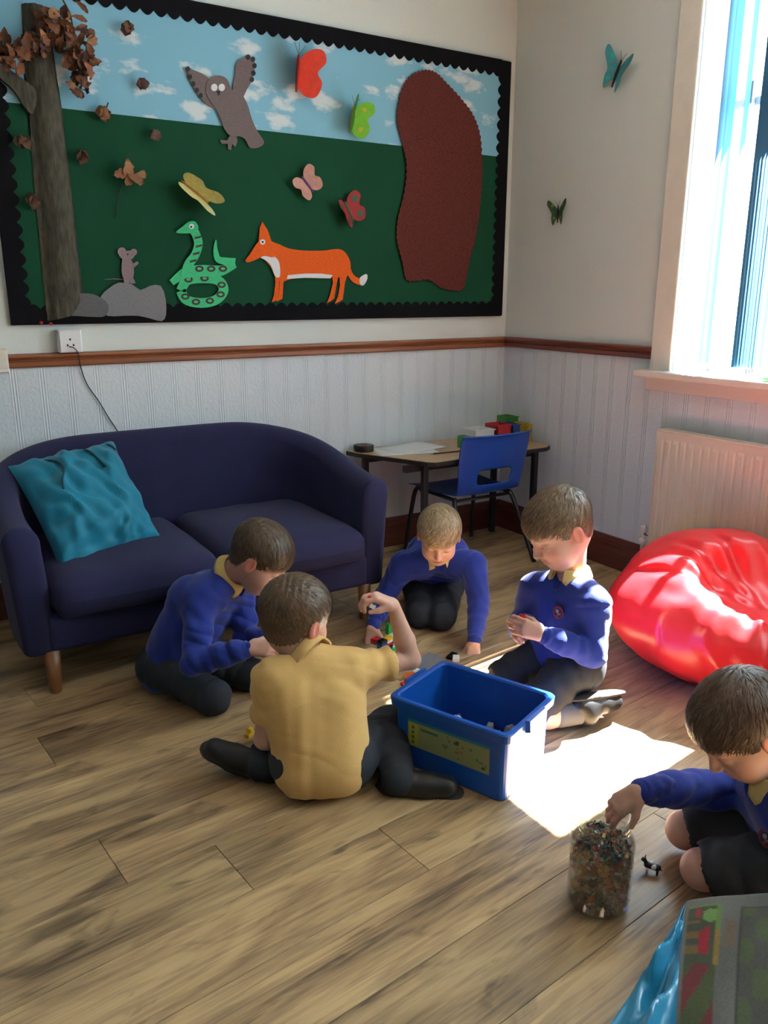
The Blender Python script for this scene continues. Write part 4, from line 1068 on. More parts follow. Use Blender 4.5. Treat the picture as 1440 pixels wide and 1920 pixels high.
def torso_into(F, J, off, k=.035, wr=0.0, seed=0, low=0.0, wf=30):
    pv, nk, s1, s2 = J['pelvis'], J['neck'], J['sh'][0], J['sh'][1]
    side = nrm(s2 - s1); hs = nrm(J['hip'][1] - J['hip'][0]); fat = J.get('fat', 1.0)
    chest = pv + (nk - pv) * .62 + J.get('arch', np.zeros(3)); up = nrm(nk - pv)
    for sg in (-1, 1):
        lowp = pv + hs * sg * .040 - up * low
        cp_ = chest + side * sg * .046
        F.cone(lowp, cp_, (.073 * fat + off), (.066 * fat + off), k, wr=wr, wf=wf, seed=seed + sg)
        shp = (s1, s2)[(sg + 1) // 2]
        F.cone(cp_, nk * .45 + shp * .55 - up * .03, .062 * fat + off, .050 + off, k, wr=wr, wf=wf, seed=seed + 5 + sg)
        F.cone(nk - up * .018, shp, .040 + off, .041 + off, k * .8)
def folds(F, axis, amp, freq, seed):
    # soft creases running across the given direction, in patches
    sl, P = F.block(F.lo, F.lo + F.res * F.n)
    near = np.abs(F.v) < .02; Q = P[:F.v.shape[0], :F.v.shape[1], :F.v.shape[2]][near]
    ph = Q @ nrm(axis) * freq + 2.6 * sines(Q, 17, seed); w_ = np.clip(.25 + sines(Q, 11, seed + 1), 0, 1)
    F.v[near] += (amp * w_ * (1 - 2 * np.abs(np.sin(ph)) ** .8)).astype(np.float32)
def bounds(pts, pad): pts = np.array(pts); return pts.min(0) - pad, pts.max(0) + pad

def person(label, J, top='jumper', bottom='trousers', hair=(.12, .075, .045), skin=(.62, .36, .27), badge=False, fringe=.036, hs=1.0, detail=.0031):
    HC = J['head']; HM = frame(J['hf'], J.get('hu', (0, 0, 1))) / hs
    base = np.array([J['pelvis'][0], J['pelvis'][1], 0.0])
    root = thing('person', label, 'person', tuple(base), 'boys playing on the floor')
    H = lambda x, y, z: HC + (A3(x, y, z) * hs) @ (HM * hs)       # head local -> world
    pts = [HC, J['pelvis'], *J['sh']] + [a[k] for a in J['arms'] for k in ('el', 'wr')] + [np.array(a['wr']) + nrm(a['hd']) * .11 for a in J['arms']] + [l[k] for l in J['legs'] for k in ('hip', 'kn', 'an')]
    lo, hi = bounds(pts, .145)
    # ---- one continuous body
    F = Field(lo, hi, detail)
    torso_into(F, J, -.016)
    F.cone(J['hip'][0], J['hip'][1], .062, .062, .02)
    for i, a in enumerate(J['arms']):
        F.cone(J['sh'][i], a['el'], .035, .0275, .015); F.cone(a['el'], a['el'] * .65 + a['wr'] * .35, .0275, .0285, .01); F.cone(a['el'] * .65 + a['wr'] * .35, a['wr'], .0285, .0175, .01)
        hand_into(F, a['wr'], a['hd'], a['pn'], a['th'], a.get('curl', .6), a.get('sc', 1.0), thumb=a.get('thumb', .6))
    for l in J['legs']:
        F.cone(l['hip'], l['kn'], .056, .042, .02); F.cone(l['kn'], l['kn'] * .65 + l['an'] * .35, .0425, .043, .012); F.cone(l['kn'] * .65 + l['an'] * .35, l['an'], .043, .027, .012)
    F.cone(H(0, -.026, -.045), J['neck'], .042, .045, .025)
    sl, P = F.block(HC - .125 * hs, HC + .125 * hs)
    q = ((P - HC) @ HM.T); d = (head_d(q) * hs).astype(np.float32); F.v[sl] = sminf(d, F.v[sl], .010)
    body, V = F.mesh('body', M_SKIN, root)
    C = np.tile(np.array(skin), (len(V), 1)); q = (V - HC) @ HM.T; m = np.abs(q[:, 0]); near = np.linalg.norm(q, axis=1) < .14
    def tint(w_, col): C[:] = C * (1 - w_[:, None]) + np.array(col) * w_[:, None]
    g = lambda c, r: np.exp(-(((m - c[0]) / r[0]) ** 2 + ((q[:, 1] - c[1]) / r[1]) ** 2 + ((q[:, 2] - c[2]) / r[2]) ** 2)) * near
    tint(g((.040, .06, -.030), (.020, .03, .018)) * .45, (.62, .24, .19)); tint(np.clip(g((.078, -.01, -.006), (.012, .022, .030)) * 1.4, 0, 1) * .75, (.60, .16, .12))
    tint(np.clip(g((0, .08, -.053), (.018, .02, .0075)) * 1.3, 0, 1) * .8, (.46, .13, .12)); tint(np.clip(g((0, .085, -.0528), (.018, .02, .0016)) * 1.3, 0, 1) * .6, (.16, .04, .04))
    tint(np.clip(g((.030, .075, .0225), (.015, .02, .0032)) * 1.2, 0, 1) * .7, tuple(np.array(hair) * .9)); tint(np.clip(g((.030, .075, -.0050), (.0135, .02, .0020)) * 1.3, 0, 1) * .9, (.05, .025, .02))
    tint(np.clip(g((.0075, .092, -.030), (.003, .008, .003)), 0, 1) * .7, (.2, .06, .05))
    for a in J['arms']:
        w_ = np.exp(-(np.linalg.norm(V - (np.array(a['wr']) + nrm(a['hd']) * .085), axis=1) / .035) ** 2); tint(w_ * .35, (.66, .26, .20))
    colour_attr(body, C)
    # ---- hair: cap and many short locks
    h0 = Field(HC - .13 * hs, HC + .13 * hs, .0028)
    sl, P = h0.block(HC - .2, HC + .2); h0.v[sl] = (hair_d((P - HC) @ HM.T, fringe) * hs).astype(np.float32)
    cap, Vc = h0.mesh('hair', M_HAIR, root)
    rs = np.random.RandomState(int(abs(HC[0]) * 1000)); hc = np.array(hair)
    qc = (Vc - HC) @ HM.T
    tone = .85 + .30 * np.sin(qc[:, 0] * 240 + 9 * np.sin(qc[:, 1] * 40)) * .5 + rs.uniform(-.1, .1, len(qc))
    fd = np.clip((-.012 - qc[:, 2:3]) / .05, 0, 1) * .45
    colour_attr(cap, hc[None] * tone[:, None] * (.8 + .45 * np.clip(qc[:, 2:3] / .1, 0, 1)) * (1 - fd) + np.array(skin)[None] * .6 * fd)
    SV = []; SF = []; SCc = []
    crown = A3(.012, -.070, .092); ec = A3(0, -.017, .034)
    qn = qc[rs.permutation(len(qc))[:6500]]; qn = qn[qn[:, 2] > hair_line(qn[:, 1], fringe) + .003]; qn = qn[np.abs(hair_d(qn[None], fringe)[0]) < .003][:3200]
    def snap(p, lift):
        for _ in range(2):
            d_ = skull_d(p); g_ = nrm_rows(p - ec); th_ = np.interp(p[:, 2], [-.07, -.03, .02, .06, .12], [.0018, .0035, .0075, .0105, .0125]) + .0035 * np.clip((p[:, 1] - .02) / .05, 0, 1) * np.clip(p[:, 2] / .04, 0, 1)
            p = p - g_ * (d_ - th_ - lift)[:, None]
        return p
    nrm_rows = lambda a: a / (np.linalg.norm(a, axis=1, keepdims=True) + 1e-9)
    n_ = len(qn); flow = qn - crown; front = ((qn[:, 1] > 0) & (qn[:, 2] > .03)).astype(float)[:, None]
    flow = nrm_rows(flow) + front * np.stack([np.where(qn[:, 0] > -.02, .75, .15), np.full(n_, .55), np.zeros(n_)], 1)
    topw = np.clip((qn[:, 2] + .02) / .06, .25, 1); Ls = rs.uniform(.016, .034, n_) * topw; lift = rs.uniform(.0006, .0034, n_) * topw; cur = qn.copy(); line = [snap(cur, -.001 * np.ones(n_))]
    jit = rs.normal(size=(n_, 3)) * .16
    for s in range(3):
        nn = nrm_rows(cur - ec); t = flow - nn * (flow * nn).sum(1, keepdims=True); t = nrm_rows(nrm_rows(t) + jit)
        cur = snap(cur + t * (Ls / 3)[:, None], lift * (s + 1) / 3); line.append(cur)
    sdv = nrm_rows(np.cross(line[1] - line[0], nrm_rows(qn - ec))); wd = rs.uniform(.0007, .0017, n_)
    SV = np.stack([line[s] + sg * sdv * (wd * (1, 1, .8, .15)[s])[:, None] for s in range(4) for sg in (1, -1)], 1).reshape(-1, 3)
    b0 = (np.arange(n_) * 8)[:, None]; SF = np.concatenate([b0 + np.array([[2 * s, 2 * s + 1, 2 * s + 3, 2 * s + 2]]) for s in range(3)])
    SCc = np.repeat(hc[None] * (rs.uniform(.45, 1.9, n_) ** 1.0)[:, None], 8, axis=0)
    SVw = HC + (np.array(SV) * hs) @ (HM * hs)
    lk = mesh_obj('hair_locks', SVw, SF, M_HAIR, cap, True); lk['kind'] = 'stuff'; colour_attr(lk, np.array(SCc))
    # ---- clothes
    mt = M_JUMPER if top == 'jumper' else M_POLO
    apts = [J['pelvis'], J['neck'], *J['sh']] + [a['el'] for a in J['arms']] + [a['wr'] for a in J['arms']]
    lo2, hi2 = bounds(apts, .13)
    T = Field(lo2, hi2, .0036)
    torso_into(T, J, .010 if top == 'jumper' else .014, wr=.0058, seed=3, low=.012 if top == 'jumper' else .004, wf=27)
    for i, a in enumerate(J['arms']):
        if top == 'jumper':
            ce = a['el'] * .06 + a['wr'] * .94
            T.cone(J['sh'][i], a['el'], .0505, .041, .028, wr=.005, wf=36, seed=i, ring=.0016, ringf=95)
            mid_ = a['el'] * .5 + a['wr'] * .5
            T.cone(a['el'], mid_, .0415, .037, .012, wr=.003, wf=50, seed=i + 4, ring=.0017, ringf=110); T.cone(mid_, a['el'] * .22 + a['wr'] * .78, .037, .0325, .008, wr=.003, wf=50, seed=i + 9, ring=.0017, ringf=125)
            T.cone(a['el'] * .16 + a['wr'] * .84, ce, .0262, .0250, .004)
        else:
            end = J['sh'][i] * (1 - a.get('slv', .62)) + a['el'] * a.get('slv', .62)
            T.cone(J['sh'][i], end, .050, .0475, .030, wr=.004, wf=40, seed=i, ring=.0028, ringf=110)
            dd = nrm(end - J['sh'][i]); T.cone(end + dd * .022, end + dd * .13, .050, .060, .004, op='sub')
    nd = nrm(H(0, -.024, -.045) - J['neck']); cfv = nrm(nrm(J.get('cf', J['hf'])) - nd * (nrm(J.get('cf', J['hf'])) @ nd))
    if top == 'jumper': T.cone(J['neck'] + cfv * .050 + nd * .030, J['neck'] + cfv * .070 - nd * .022, .026, .007, .005, op='sub')
    T.cone(J['neck'] + nd * .016, J['neck'] + nd * .10, .047, .055, .006, op='sub')
    folds(T, (J['neck'] - J['pelvis']) + .35 * (J['sh'][1] - J['sh'][0]), .0034, 62, 5)
    tb, TV = T.mesh('sweatshirt' if top == 'jumper' else 'polo_shirt', mt, root)
    if top == 'jumper':
        for i, a in enumerate(J['arms']):
            tube('cuff', [a['el'] * .17 + a['wr'] * .83, a['el'] * .10 + a['wr'] * .90, a['el'] * .03 + a['wr'] * .97], [.0275, .0268, .0262], mt, tb, 20)
    # folded collar round the neck, open at the throat
    fwd = nrm(nrm(J.get('cf', J['hf'])) - nd * (nrm(J.get('cf', J['hf'])) @ nd)); rt = np.cross(fwd, nd); V = []; Fc = []; NA = 40
    for i in range(NA + 1):
        a = -PI + .34 + (2 * PI - .68) * i / NA; dr = -fwd * math.cos(a) * 1.0 + rt * math.sin(a); fr_ = np.interp(abs(a), [PI - 1.1, PI - .62, PI - .34], [0, 1.25, .35])
        for rad, hgt in ((.0435, .030), (.0475, .036), (.0525, .033), (.060 + .006 * fr_, .016 - .010 * fr_), (.064 + .008 * fr_, .005 - .016 * fr_), (.059 + .006 * fr_, .002 - .016 * fr_), (.050, .018)):
            V.append(J['neck'] + dr * (rad + .004) + nd * (hgt + .002))
    for i in range(NA):
        for k in range(7): Fc.append((i * 7 + k, i * 7 + (k + 1) % 7, (i + 1) * 7 + (k + 1) % 7, (i + 1) * 7 + k))
    Fc += [tuple(range(7)), tuple(NA * 7 + k for k in range(7))[::-1]]
    mesh_obj('collar', V, Fc, M_COLLAR if top == 'jumper' else M_POLO, root, True)
    # trousers or shorts
    lp = [J['pelvis']] + [l[k] for l in J['legs'] for k in ('hip', 'kn', 'an')]
    lo3, hi3 = bounds(lp, .12); B_ = Field(lo3, hi3, .0038); md_ = M_TROUS if bottom == 'trousers' else M_SHORT
    B_.cone(J['hip'][0] - Z3 * .004, J['hip'][1] - Z3 * .004, .076, .076, .02); B_.cone(J['pelvis'], J['pelvis'] + (J['neck'] - J['pelvis']) * .10, .074, .066, .03)
    for i, l in enumerate(J['legs']):
        if bottom == 'trousers':
            B_.cone(l['hip'], l['kn'], .070, .0535, .022, wr=.004, wf=36, seed=i, ring=.0018, ringf=90); B_.cone(l['kn'], l['an'], .0535, .044, .014, wr=.004, wf=40, seed=i + 3, ring=.002, ringf=110)
        else:
            e = l['hip'] * .16 + l['kn'] * .84; B_.cone(l['hip'], e, .070, .063, .022, wr=.0045, wf=36, seed=i, ring=.002, ringf=90)
            dd = nrm(e - l['hip']); B_.cone(e + dd * .030, e + dd * .14, .056, .056, .004, op='sub')
            ps = Field(*bounds([l['kn'], l['an']], .06), .0035)
            ps.cone(l['kn'] * .45 + l['an'] * .55, l['an'], .0425, .0315, .004); ps.mesh('sock', M_SOCK, root)
    folds(B_, J['legs'][0]['kn'] - J['legs'][0]['hip'], .003, 58, 8)
    B_.mesh(bottom, md_, root)
    # shoes
    for l in J['legs']:
        if l.get('toe') is None: continue
        hl, te, fu = np.array(l['an']), np.array(l['toe']), nrm(l.get('fu', (0, 0, 1))); dd = nrm(te - hl); fu = nrm(fu - dd * (fu @ dd)); heel = hl - dd * .028 - fu * .022; toe = te - fu * .022
        S_ = Field(*bounds([hl, te, heel], .06), .0034); ball = heel * .35 + toe * .65
        S_.cone(heel, ball, .031, .035, .01); S_.cone(ball, toe, .035, .029, .01); S_.cone(hl + fu * .006, heel + dd * .02, .034, .030, .02); S_.cone(hl, heel * .5 + toe * .5, .031, .027, .02)
        so_, _ = S_.mesh('shoe', M_SHOE, root)
        Q = Field(*bounds([heel, toe], .06), .0034); Mq = frame(dd, fu)
        for c0, rr_ in ((heel + dd * .008, .034), (ball, .038), (toe - dd * .002, .032), (heel * .6 + toe * .4, .034)): Q.ell(c0 - fu * .024, (rr_, rr_ * 1.5, .0085), Mq, .012)
        Q.mesh('sole', M_SOLE, so_)
    if badge is not False:
        c0, nn, uu = badge; nn = nrm(nn); rel = TV - c0; al = rel @ nn; off_ = np.linalg.norm(rel - al[:, None] * nn, axis=1); cand = al[off_ < .016]; k_ = cand[np.argmin(np.abs(cand))]; c0 = c0 + nn * (cand[np.abs(cand - k_) < .012].max() + .0005); uu = nrm(uu - nn * (uu @ nn)); ss = np.cross(uu, nn)
        def disc(nm, r1, r2, lift, m_, par, du_=0, dn=0):
            N = 16; Vb = [c0 + nn * lift + uu * dn] + [c0 + nn * (lift - .0008) + ss * (r1 * math.cos(2 * PI * k / N) + du_) + uu * (r2 * math.sin(2 * PI * k / N) + dn) for k in range(N)]
            return mesh_obj(nm, Vb, [(0, 1 + k, 1 + (k + 1) % N) for k in range(N)], m_, par)
        eb = disc('badge', .018, .022, .0015, mat('badge_red', (.20, .018, .03), .8), tb)
        disc('badge_field', .013, .015, .0026, mat('badge_navy', (.02, .02, .08), .8), eb); disc('badge_emblem', .005, .006, .0036, mat('badge_silver', (.32, .26, .27), .8), eb, -.003, .005); disc('badge_emblem', .006, .003, .0037, mat('badge_gold', (.26, .17, .10), .8), eb, .003, -.003); disc('badge_emblem', .004, .003, .0038, mat('badge_rose', (.30, .06, .07), .8), eb, -.002, -.010)
    return root

R3, W3, Z3 = RT, AW, A3(0, 0, 1)
def J_(x, y, d): return at_d(x, y, d)
def mid(a, b, t=.5): return np.array(a) * (1 - t) + np.array(b) * t

# --- boy in the yellow shirt, back to us, sitting with his feet out beside him
pv = J_(604, 1426, 2.13); pv[2] = .088
hL, hR = pv - R3 * .062, pv + R3 * .062
legsA = [dict(hip=hL, kn=pv - R3 * .13 + W3 * .25 - Z3 * .032, an=pv - R3 * .165 + W3 * .045 - Z3 * .042, toe=pv - R3 * .30 + W3 * .075 + Z3 * .0, fu=-W3 * .55 + Z3 * .75),
         dict(hip=hR, kn=pv + R3 * .175 + W3 * .22 - Z3 * .020, an=pv + R3 * .20 - W3 * .01 - Z3 * .046, toe=pv + R3 * .325 - W3 * .03 - Z3 * .040, fu=-W3 * .3 + Z3 * .8)]
JA = dict(pelvis=pv, neck=J_(580, 1234, 2.14), sh=[J_(512, 1276, 2.11), J_(660, 1256, 2.17)], hip=[hL, hR], head=J_(556, 1160, 2.17),
          hf=W3 * .72 + R3 * .62 - Z3 * .22, hu=Z3 + R3 * .06, cf=W3 + R3 * .1, fat=1.06, legs=legsA,
          arms=[dict(el=J_(496, 1385, 2.16), wr=J_(535, 1400, 2.30), hd=W3 + R3 * .3, pn=R3, th=Z3, slv=.66),
                dict(el=J_(770, 1236, 2.26), wr=J_(737, 1134, 2.21), hd=-R3 * .75 + Z3 * .42 - W3 * .1, pn=-Z3 * .9 - R3 * .3, th=-W3 * .9, curl=1.15, thumb=1.0, slv=.60)])
person('boy in a yellow polo shirt sitting with his back turned and one arm raised', JA, 'polo', 'trousers', hair=(.105, .066, .038), hs=1.08)
# --- boy in dark blue kneeling at the sofa, head bent
fB = nrm(R3 * .6 - W3 * .75); rB = nrm(-R3 * .75 - W3 * .6)
pv = J_(332, 1238, 2.70)
kR = at_z(396, 1352, 0) + W3 * .045 + Z3 * .058; kL = at_z(466, 1304, 0) + W3 * .045 + Z3 * .055
hR, hL = pv + rB * .06, pv - rB * .06
legsB = [dict(hip=hR, kn=kR, an=kR - fB * .215 - Z3 * .012 - R3 * .02, toe=kR - fB * .33 - Z3 * .030 - R3 * .03, fu=-fB * .3 - Z3 * .2 - R3 * .8), dict(hip=hL, kn=kL, an=kL - fB * .23 - Z3 * .01, toe=kL - fB * .34 - Z3 * .03, fu=-Z3 * .3 - fB * .3 + R3 * .5)]
JB = dict(pelvis=pv, neck=J_(430, 1078, 2.63), sh=[J_(376, 1124, 2.55), J_(448, 1098, 2.75)], hip=[hR, hL], head=J_(488, 1048, 2.58),
          hf=R3 * .80 - Z3 * .62 - W3 * .12, hu=Z3 * .9 + R3 * .55, cf=R3 * .8 - Z3 * .5 - W3 * .1, arch=-R3 * .02 + Z3 * .035, legs=legsB, fat=1.05,
          arms=[dict(el=J_(366, 1240, 2.47), wr=J_(468, 1216, 2.46), hd=R3 * .95 - W3 * .05 + Z3 * .02, pn=-Z3 * .5 + W3 * .8, th=Z3, curl=.75, thumb=.8),
                dict(el=J_(462, 1196, 2.72), wr=J_(540, 1205, 2.60), hd=R3 - W3 * .3, pn=-Z3, th=-W3, curl=.7)])
person('boy in a dark blue sweatshirt kneeling beside the sofa with his head bent', JB, 'jumper', 'trousers', hair=(.085, .055, .033), hs=1.08)
# --- boy at the back on his knees, leaning on his hands
pv = J_(812, 1092, 3.44)
k1 = at_z(790, 1180, 0) + W3 * .03 + Z3 * .056; k2 = at_z(830, 1186, 0) + W3 * .03 + Z3 * .056
h1, h2 = pv - R3 * .06, pv + R3 * .06
legsC = [dict(hip=h1, kn=k1, an=k1 + W3 * .225 - Z3 * .01, toe=k1 + W3 * .34 - Z3 * .03, fu=-Z3), dict(hip=h2, kn=k2, an=k2 + W3 * .225 - Z3 * .01, toe=k2 + W3 * .34 - Z3 * .03, fu=-Z3)]
JC_ = dict(pelvis=pv, neck=J_(824, 1040, 3.20), sh=[J_(756, 1062, 3.21), J_(886, 1060, 3.17)], hip=[h1, h2], head=J_(823, 1006, 3.08),
           hf=-W3 * .88 - Z3 * .50 - R3 * .06, hu=Z3 * .8 - W3 * .55, cf=-W3 - Z3 * .3, arch=Z3 * .05, legs=legsC, fat=.98,
           arms=[dict(el=J_(722, 1118, 3.24), wr=J_(698, 1176, 3.07), hd=-Z3 * .95 - W3 * .3 - R3 * .1, pn=-W3 * .5 + R3 * .3, th=R3, curl=.35),
                 dict(el=J_(898, 1130, 3.11), wr=J_(889, 1206, 2.99), hd=-Z3 * .75 - W3 * .6 - R3 * .1, pn=-Z3 * .6 + W3 * .6, th=-R3, curl=.25)])
person('fair haired boy kneeling at the back, leaning forward on both hands', JC_, 'jumper', 'trousers', hair=(.30, .215, .12), skin=(.64, .38, .28), hs=1.04)
# --- boy kneeling upright on the right with a school badge
pv = J_(1062, 1232, 2.56)
k1, k2 = A3(-1.345, -1.60, .057), A3(-1.385, -1.795, .057)
h1, h2 = pv + A3(0, .062, 0), pv - A3(0, .062, 0)
legsD = [dict(hip=h1, kn=k1, an=A3(-1.115, -1.655, .05), toe=A3(-1.01, -1.69, .035), fu=A3(.2, 0, -1)), dict(hip=h2, kn=k2, an=A3(-1.205, -1.868, .046), toe=A3(-1.10, -1.880, .036), fu=A3(.3, -.3, -.8))]
fD = nrm(A3(-.95, -.18, 0))
JD = dict(pelvis=pv, neck=J_(1070, 1082, 2.55), sh=[J_(1004, 1106, 2.62), J_(1112, 1132, 2.46)], hip=[h1, h2], head=J_(1048, 994, 2.50),
          hf=-R3 * .82 - W3 * .34 - Z3 * .50, hu=Z3 - R3 * .30, cf=-R3 * .8 - W3 * .6, legs=legsD, fat=1.08,
          arms=[dict(el=J_(976, 1178, 2.66), wr=J_(990, 1170, 2.50), hd=-R3 * .5 - W3 * .6 + Z3 * .1, pn=-Z3 * .4 + R3 * .5, th=Z3, curl=.8),
                dict(el=J_(1112, 1226, 2.44), wr=J_(1016, 1190, 2.39), hd=-R3 * .85 + Z3 * .28 + W3 * .1, pn=W3 * .8 - Z3 * .3, th=Z3, curl=.7, thumb=.8)])
bq = J_(1042, 1152, 2.46)
person('boy with a round badge on his blue sweatshirt kneeling upright in the sunlight', JD, 'jumper', 'shorts', hair=(.15, .098, .058), badge=(bq, -W3 * .75 - R3 * .6, Z3), hs=1.16)
# --- boy at the right edge reaching into the jar
pv = J_(1510, 1560, 1.74); pv[2] = .13
k1 = J_(1284, 1560, 1.90); k1[2] = .062; k2 = J_(1314, 1640, 1.775); k2[2] = .060
sideE = nrm(k2 - k1); sideE[2] = 0; h1, h2 = pv - sideE * .062, pv + sideE * .062
legsE = [dict(hip=h1, kn=k1, an=k1 + R3 * .22 - Z3 * .018, toe=k1 + R3 * .33 - Z3 * .03, fu=-Z3), dict(hip=h2, kn=k2, an=k2 + R3 * .22 - Z3 * .016, toe=k2 + R3 * .33 - Z3 * .03, fu=-Z3)]
JE = dict(pelvis=pv, neck=J_(1452, 1462, 1.70), sh=[J_(1440, 1486, 1.84), J_(1515, 1515, 1.62)], hip=[h1, h2], head=J_(1392, 1366, 1.665),
          hf=-R3 * .72 - W3 * .15 - Z3 * .66, hu=Z3 * .9 - R3 * .5, cf=-R3 * .9 - Z3 * .3, legs=legsE, fat=1.0,
          arms=[dict(el=J_(1318, 1478, 1.84), wr=J_(1196, 1484, 1.745), hd=-R3 * .62 - Z3 * .62 + W3 * .1, pn=-R3 * .1 - Z3 * .6 + W3 * .2, th=-W3, curl=(.5, .55, .6, .7), thumb=.5),
                dict(el=J_(1575, 1600, 1.62), wr=J_(1590, 1620, 1.70), hd=-R3 * .5 + W3 - Z3 * .2, pn=-Z3, th=W3, curl=.4)])
be = J_(1436, 1565, 1.64)
person('boy at the right edge reaching into the jar of toy figures', JE, 'jumper', 'shorts', hair=(.088, .052, .033), hs=1.08, badge=(J_(1446, 1566, 1.66), -R3 * .8 - W3 * .6, Z3))
# toys held in hands
for P_, cc_, lab in ((J_(697, 1140, 2.19), 'white', 'white toy brick held up in the raised hand'), (J_(693, 1124, 2.19), 'red', 'red toy brick held up in the raised hand'), (J_(978, 1158, 2.42), 'red', 'red toy brick held by the boy with the badge')):
    HELD.append((P_, cc_, lab)) if 'HELD' in globals() else globals().__setitem__('HELD', [(P_, cc_, lab)])
# ================================================================ blue storage bin
M_BIN = mat('blue_bin_plastic', (.006, .085, .42), .33, .5, noise_amt=.04, noise_scale=25)
cn4 = [at_z(x, y, .205)[:2] for x, y in ((727, 1303), (952, 1385), (1053, 1303), (825, 1235))]
bcen = sum(cn4) / 4; du = nrm((cn4[1] - cn4[0]) + (cn4[2] - cn4[3])); dv = np.array([-du[1], du[0]]); 
if dv @ (cn4[3] - cn4[0]) < 0: dv = -dv
HL, HW, BH = .184, .138, .206
bn = thing('storage_bin', 'blue plastic storage bin with a printed label in the middle of the boys', 'storage bin', (bcen[0], bcen[1], 0))
def B(u, v, z): p = bcen + du * u + dv * v; return (p[0], p[1], z)
def rect(l, w_, z, r=.02, n=5):
    out = []
    for cx, cy, a0 in ((l - r, w_ - r, 0), (-l + r, w_ - r, 90), (-l + r, -w_ + r, 180), (l - r, -w_ + r, 270)):
        for k in range(n): a = math.radians(a0 + 90 * k / (n - 1)); out.append(B(cx + r * math.cos(a), cy + r * math.sin(a), z))
    return out
rings = [rect(HL - .016, HW - .016, .0), rect(HL - .013, HW - .013, .006), rect(HL - .010, HW - .010, BH - .028), rect(HL + .002, HW + .002, BH - .026), rect(HL + .004, HW + .004, BH - .004), rect(HL + .001, HW + .001, BH), rect(HL - .010, HW - .010, BH), rect(HL - .014, HW - .014, BH - .005), rect(HL - .0145, HW - .0145, BH - .03), rect(HL - .018, HW - .018, .008)]
V = [p for r in rings for p in r]; nr = len(rings[0]); F = []
for i in range(len(rings) - 1):
    for k in range(nr): F.append((i * nr + k, i * nr + (k + 1) % nr, (i + 1) * nr + (k + 1) % nr, (i + 1) * nr + k))
F.append(tuple(range(nr))[::-1]); F.append(tuple((len(rings) - 1) * nr + k for k in range(nr)))
bm = bmesh.new(); vq = [bm.verts.new(v) for v in V]
for fc in F: bm.faces.new([vq[i] for i in fc])
bmesh.ops.recalc_face_normals(bm, faces=bm.faces[:])
bm_obj('tub', bm, M_BIN, bn, False)
for s in (-1, 1):   # lid clips on the short ends
    V = []
    for u, v, z in ((HL + .003, -.05, BH - .03), (HL + .016, -.045, BH - .028), (HL + .016, .045, BH - .028), (HL + .003, .05, BH - .03), (HL + .003, -.05, BH + .006), (HL + .014, -.045, BH + .004), (HL + .014, .045, BH + .004), (HL + .003, .05, BH + .006)): V.append(B(s * u, v, z))
    mesh_obj('clip', V, [(0, 1, 2, 3), (4, 7, 6, 5), (0, 4, 5, 1), (1, 5, 6, 2), (2, 6, 7, 3), (3, 7, 4, 0)], M_BIN, bn)
# label on the long near face
def L_(u, z, lift=.0006):   # face slants with the wall taper
    w_ = HW - .013 + .003 * (z - .006) / (BH - .034); return B(u, -(w_ + lift), z)
def label_patch(name, u0, u1, z0, z1, m, parent, lift):
    return mesh_obj(name, [L_(u0, z0, lift), L_(u1, z0, lift), L_(u1, z1, lift), L_(u0, z1, lift)], [(0, 1, 2, 3)], m, parent)
LM = lambda n, c: mat(n, c, .5)
lb = label_patch('label', -.128, .128, .068, .142, LM('label_pale_green', (.26, .30, .13)), bn, .0008)
label_patch('label_heading', -.128, .128, .142, .150, LM('label_teal', (.02, .22, .28)), bn, .0008)
label_patch('label_strip', -.126, -.094, .070, .140, LM('label_yellow', (.38, .40, .06)), lb, .0014)
for k in range(4): label_patch('label_print', -.115, -.106, .078 + .015 * k, .087 + .015 * k, LM('label_ink', (.10, .14, .04)), lb, .0019)
label_patch('label_print', -.086, -.030, .124, .132, LM('label_green_ink', (.06, .16, .06)), lb, .0014)
rr2 = random.Random(5); inks = [LM('label_ink_%s' % n, c) for n, c in (('red', (.35, .12, .08)), ('olive', (.16, .18, .06)), ('dark', (.05, .06, .03)), ('pink', (.38, .24, .18)), ('green', (.10, .22, .06)))]
for k in range(26):
    u = rr2.uniform(-.02, .115); z = rr2.uniform(.076, .132); label_patch('label_print', u, u + rr2.uniform(.006, .014), z, z + rr2.uniform(.004, .009), inks[rr2.randrange(5)], lb, .0014 + .00002 * k)

# ================================================================ building bricks
def plastic(n, c): return mat('brick_' + n, c, .28, .5)
C_ = dict(red=plastic('red', (.55, .012, .012)), white=plastic('white', (.78, .78, .76)), blue=plastic('blue', (.01, .06, .36)), green=plastic('green', (.01, .30, .055)), yellow=plastic('yellow', (.78, .50, .01)),
          orange=plastic('orange', (.75, .14, .01)), black=plastic('black', (.01, .01, .01)), grey=plastic('grey', (.22, .24, .26)), lime=plastic('bright_green', (.01, .48, .10)))
U_ = .008
def brick_bm(bm, nx, ny, h, M):
    t = bmesh.new(); L, W = nx * U_, ny * U_
    box_bm(t, (-L / 2 + .0001, -W / 2 + .0001, 0), (L / 2 - .0001, W / 2 - .0001, h), None, .0003, 1)
    for i in range(nx):
        for j in range(ny):
            bmesh.ops.create_cone(t, cap_ends=True, segments=8, radius1=.0024, radius2=.0024, depth=.0017, matrix=Matrix.Translation((-L / 2 + U_ * (i + .5), -W / 2 + U_ * (j + .5), h + .0008)))
    t.transform(M); me = bpy.data.meshes.new('tmp'); t.to_mesh(me); t.free(); bm.from_mesh(me); bpy.data.meshes.remove(me)
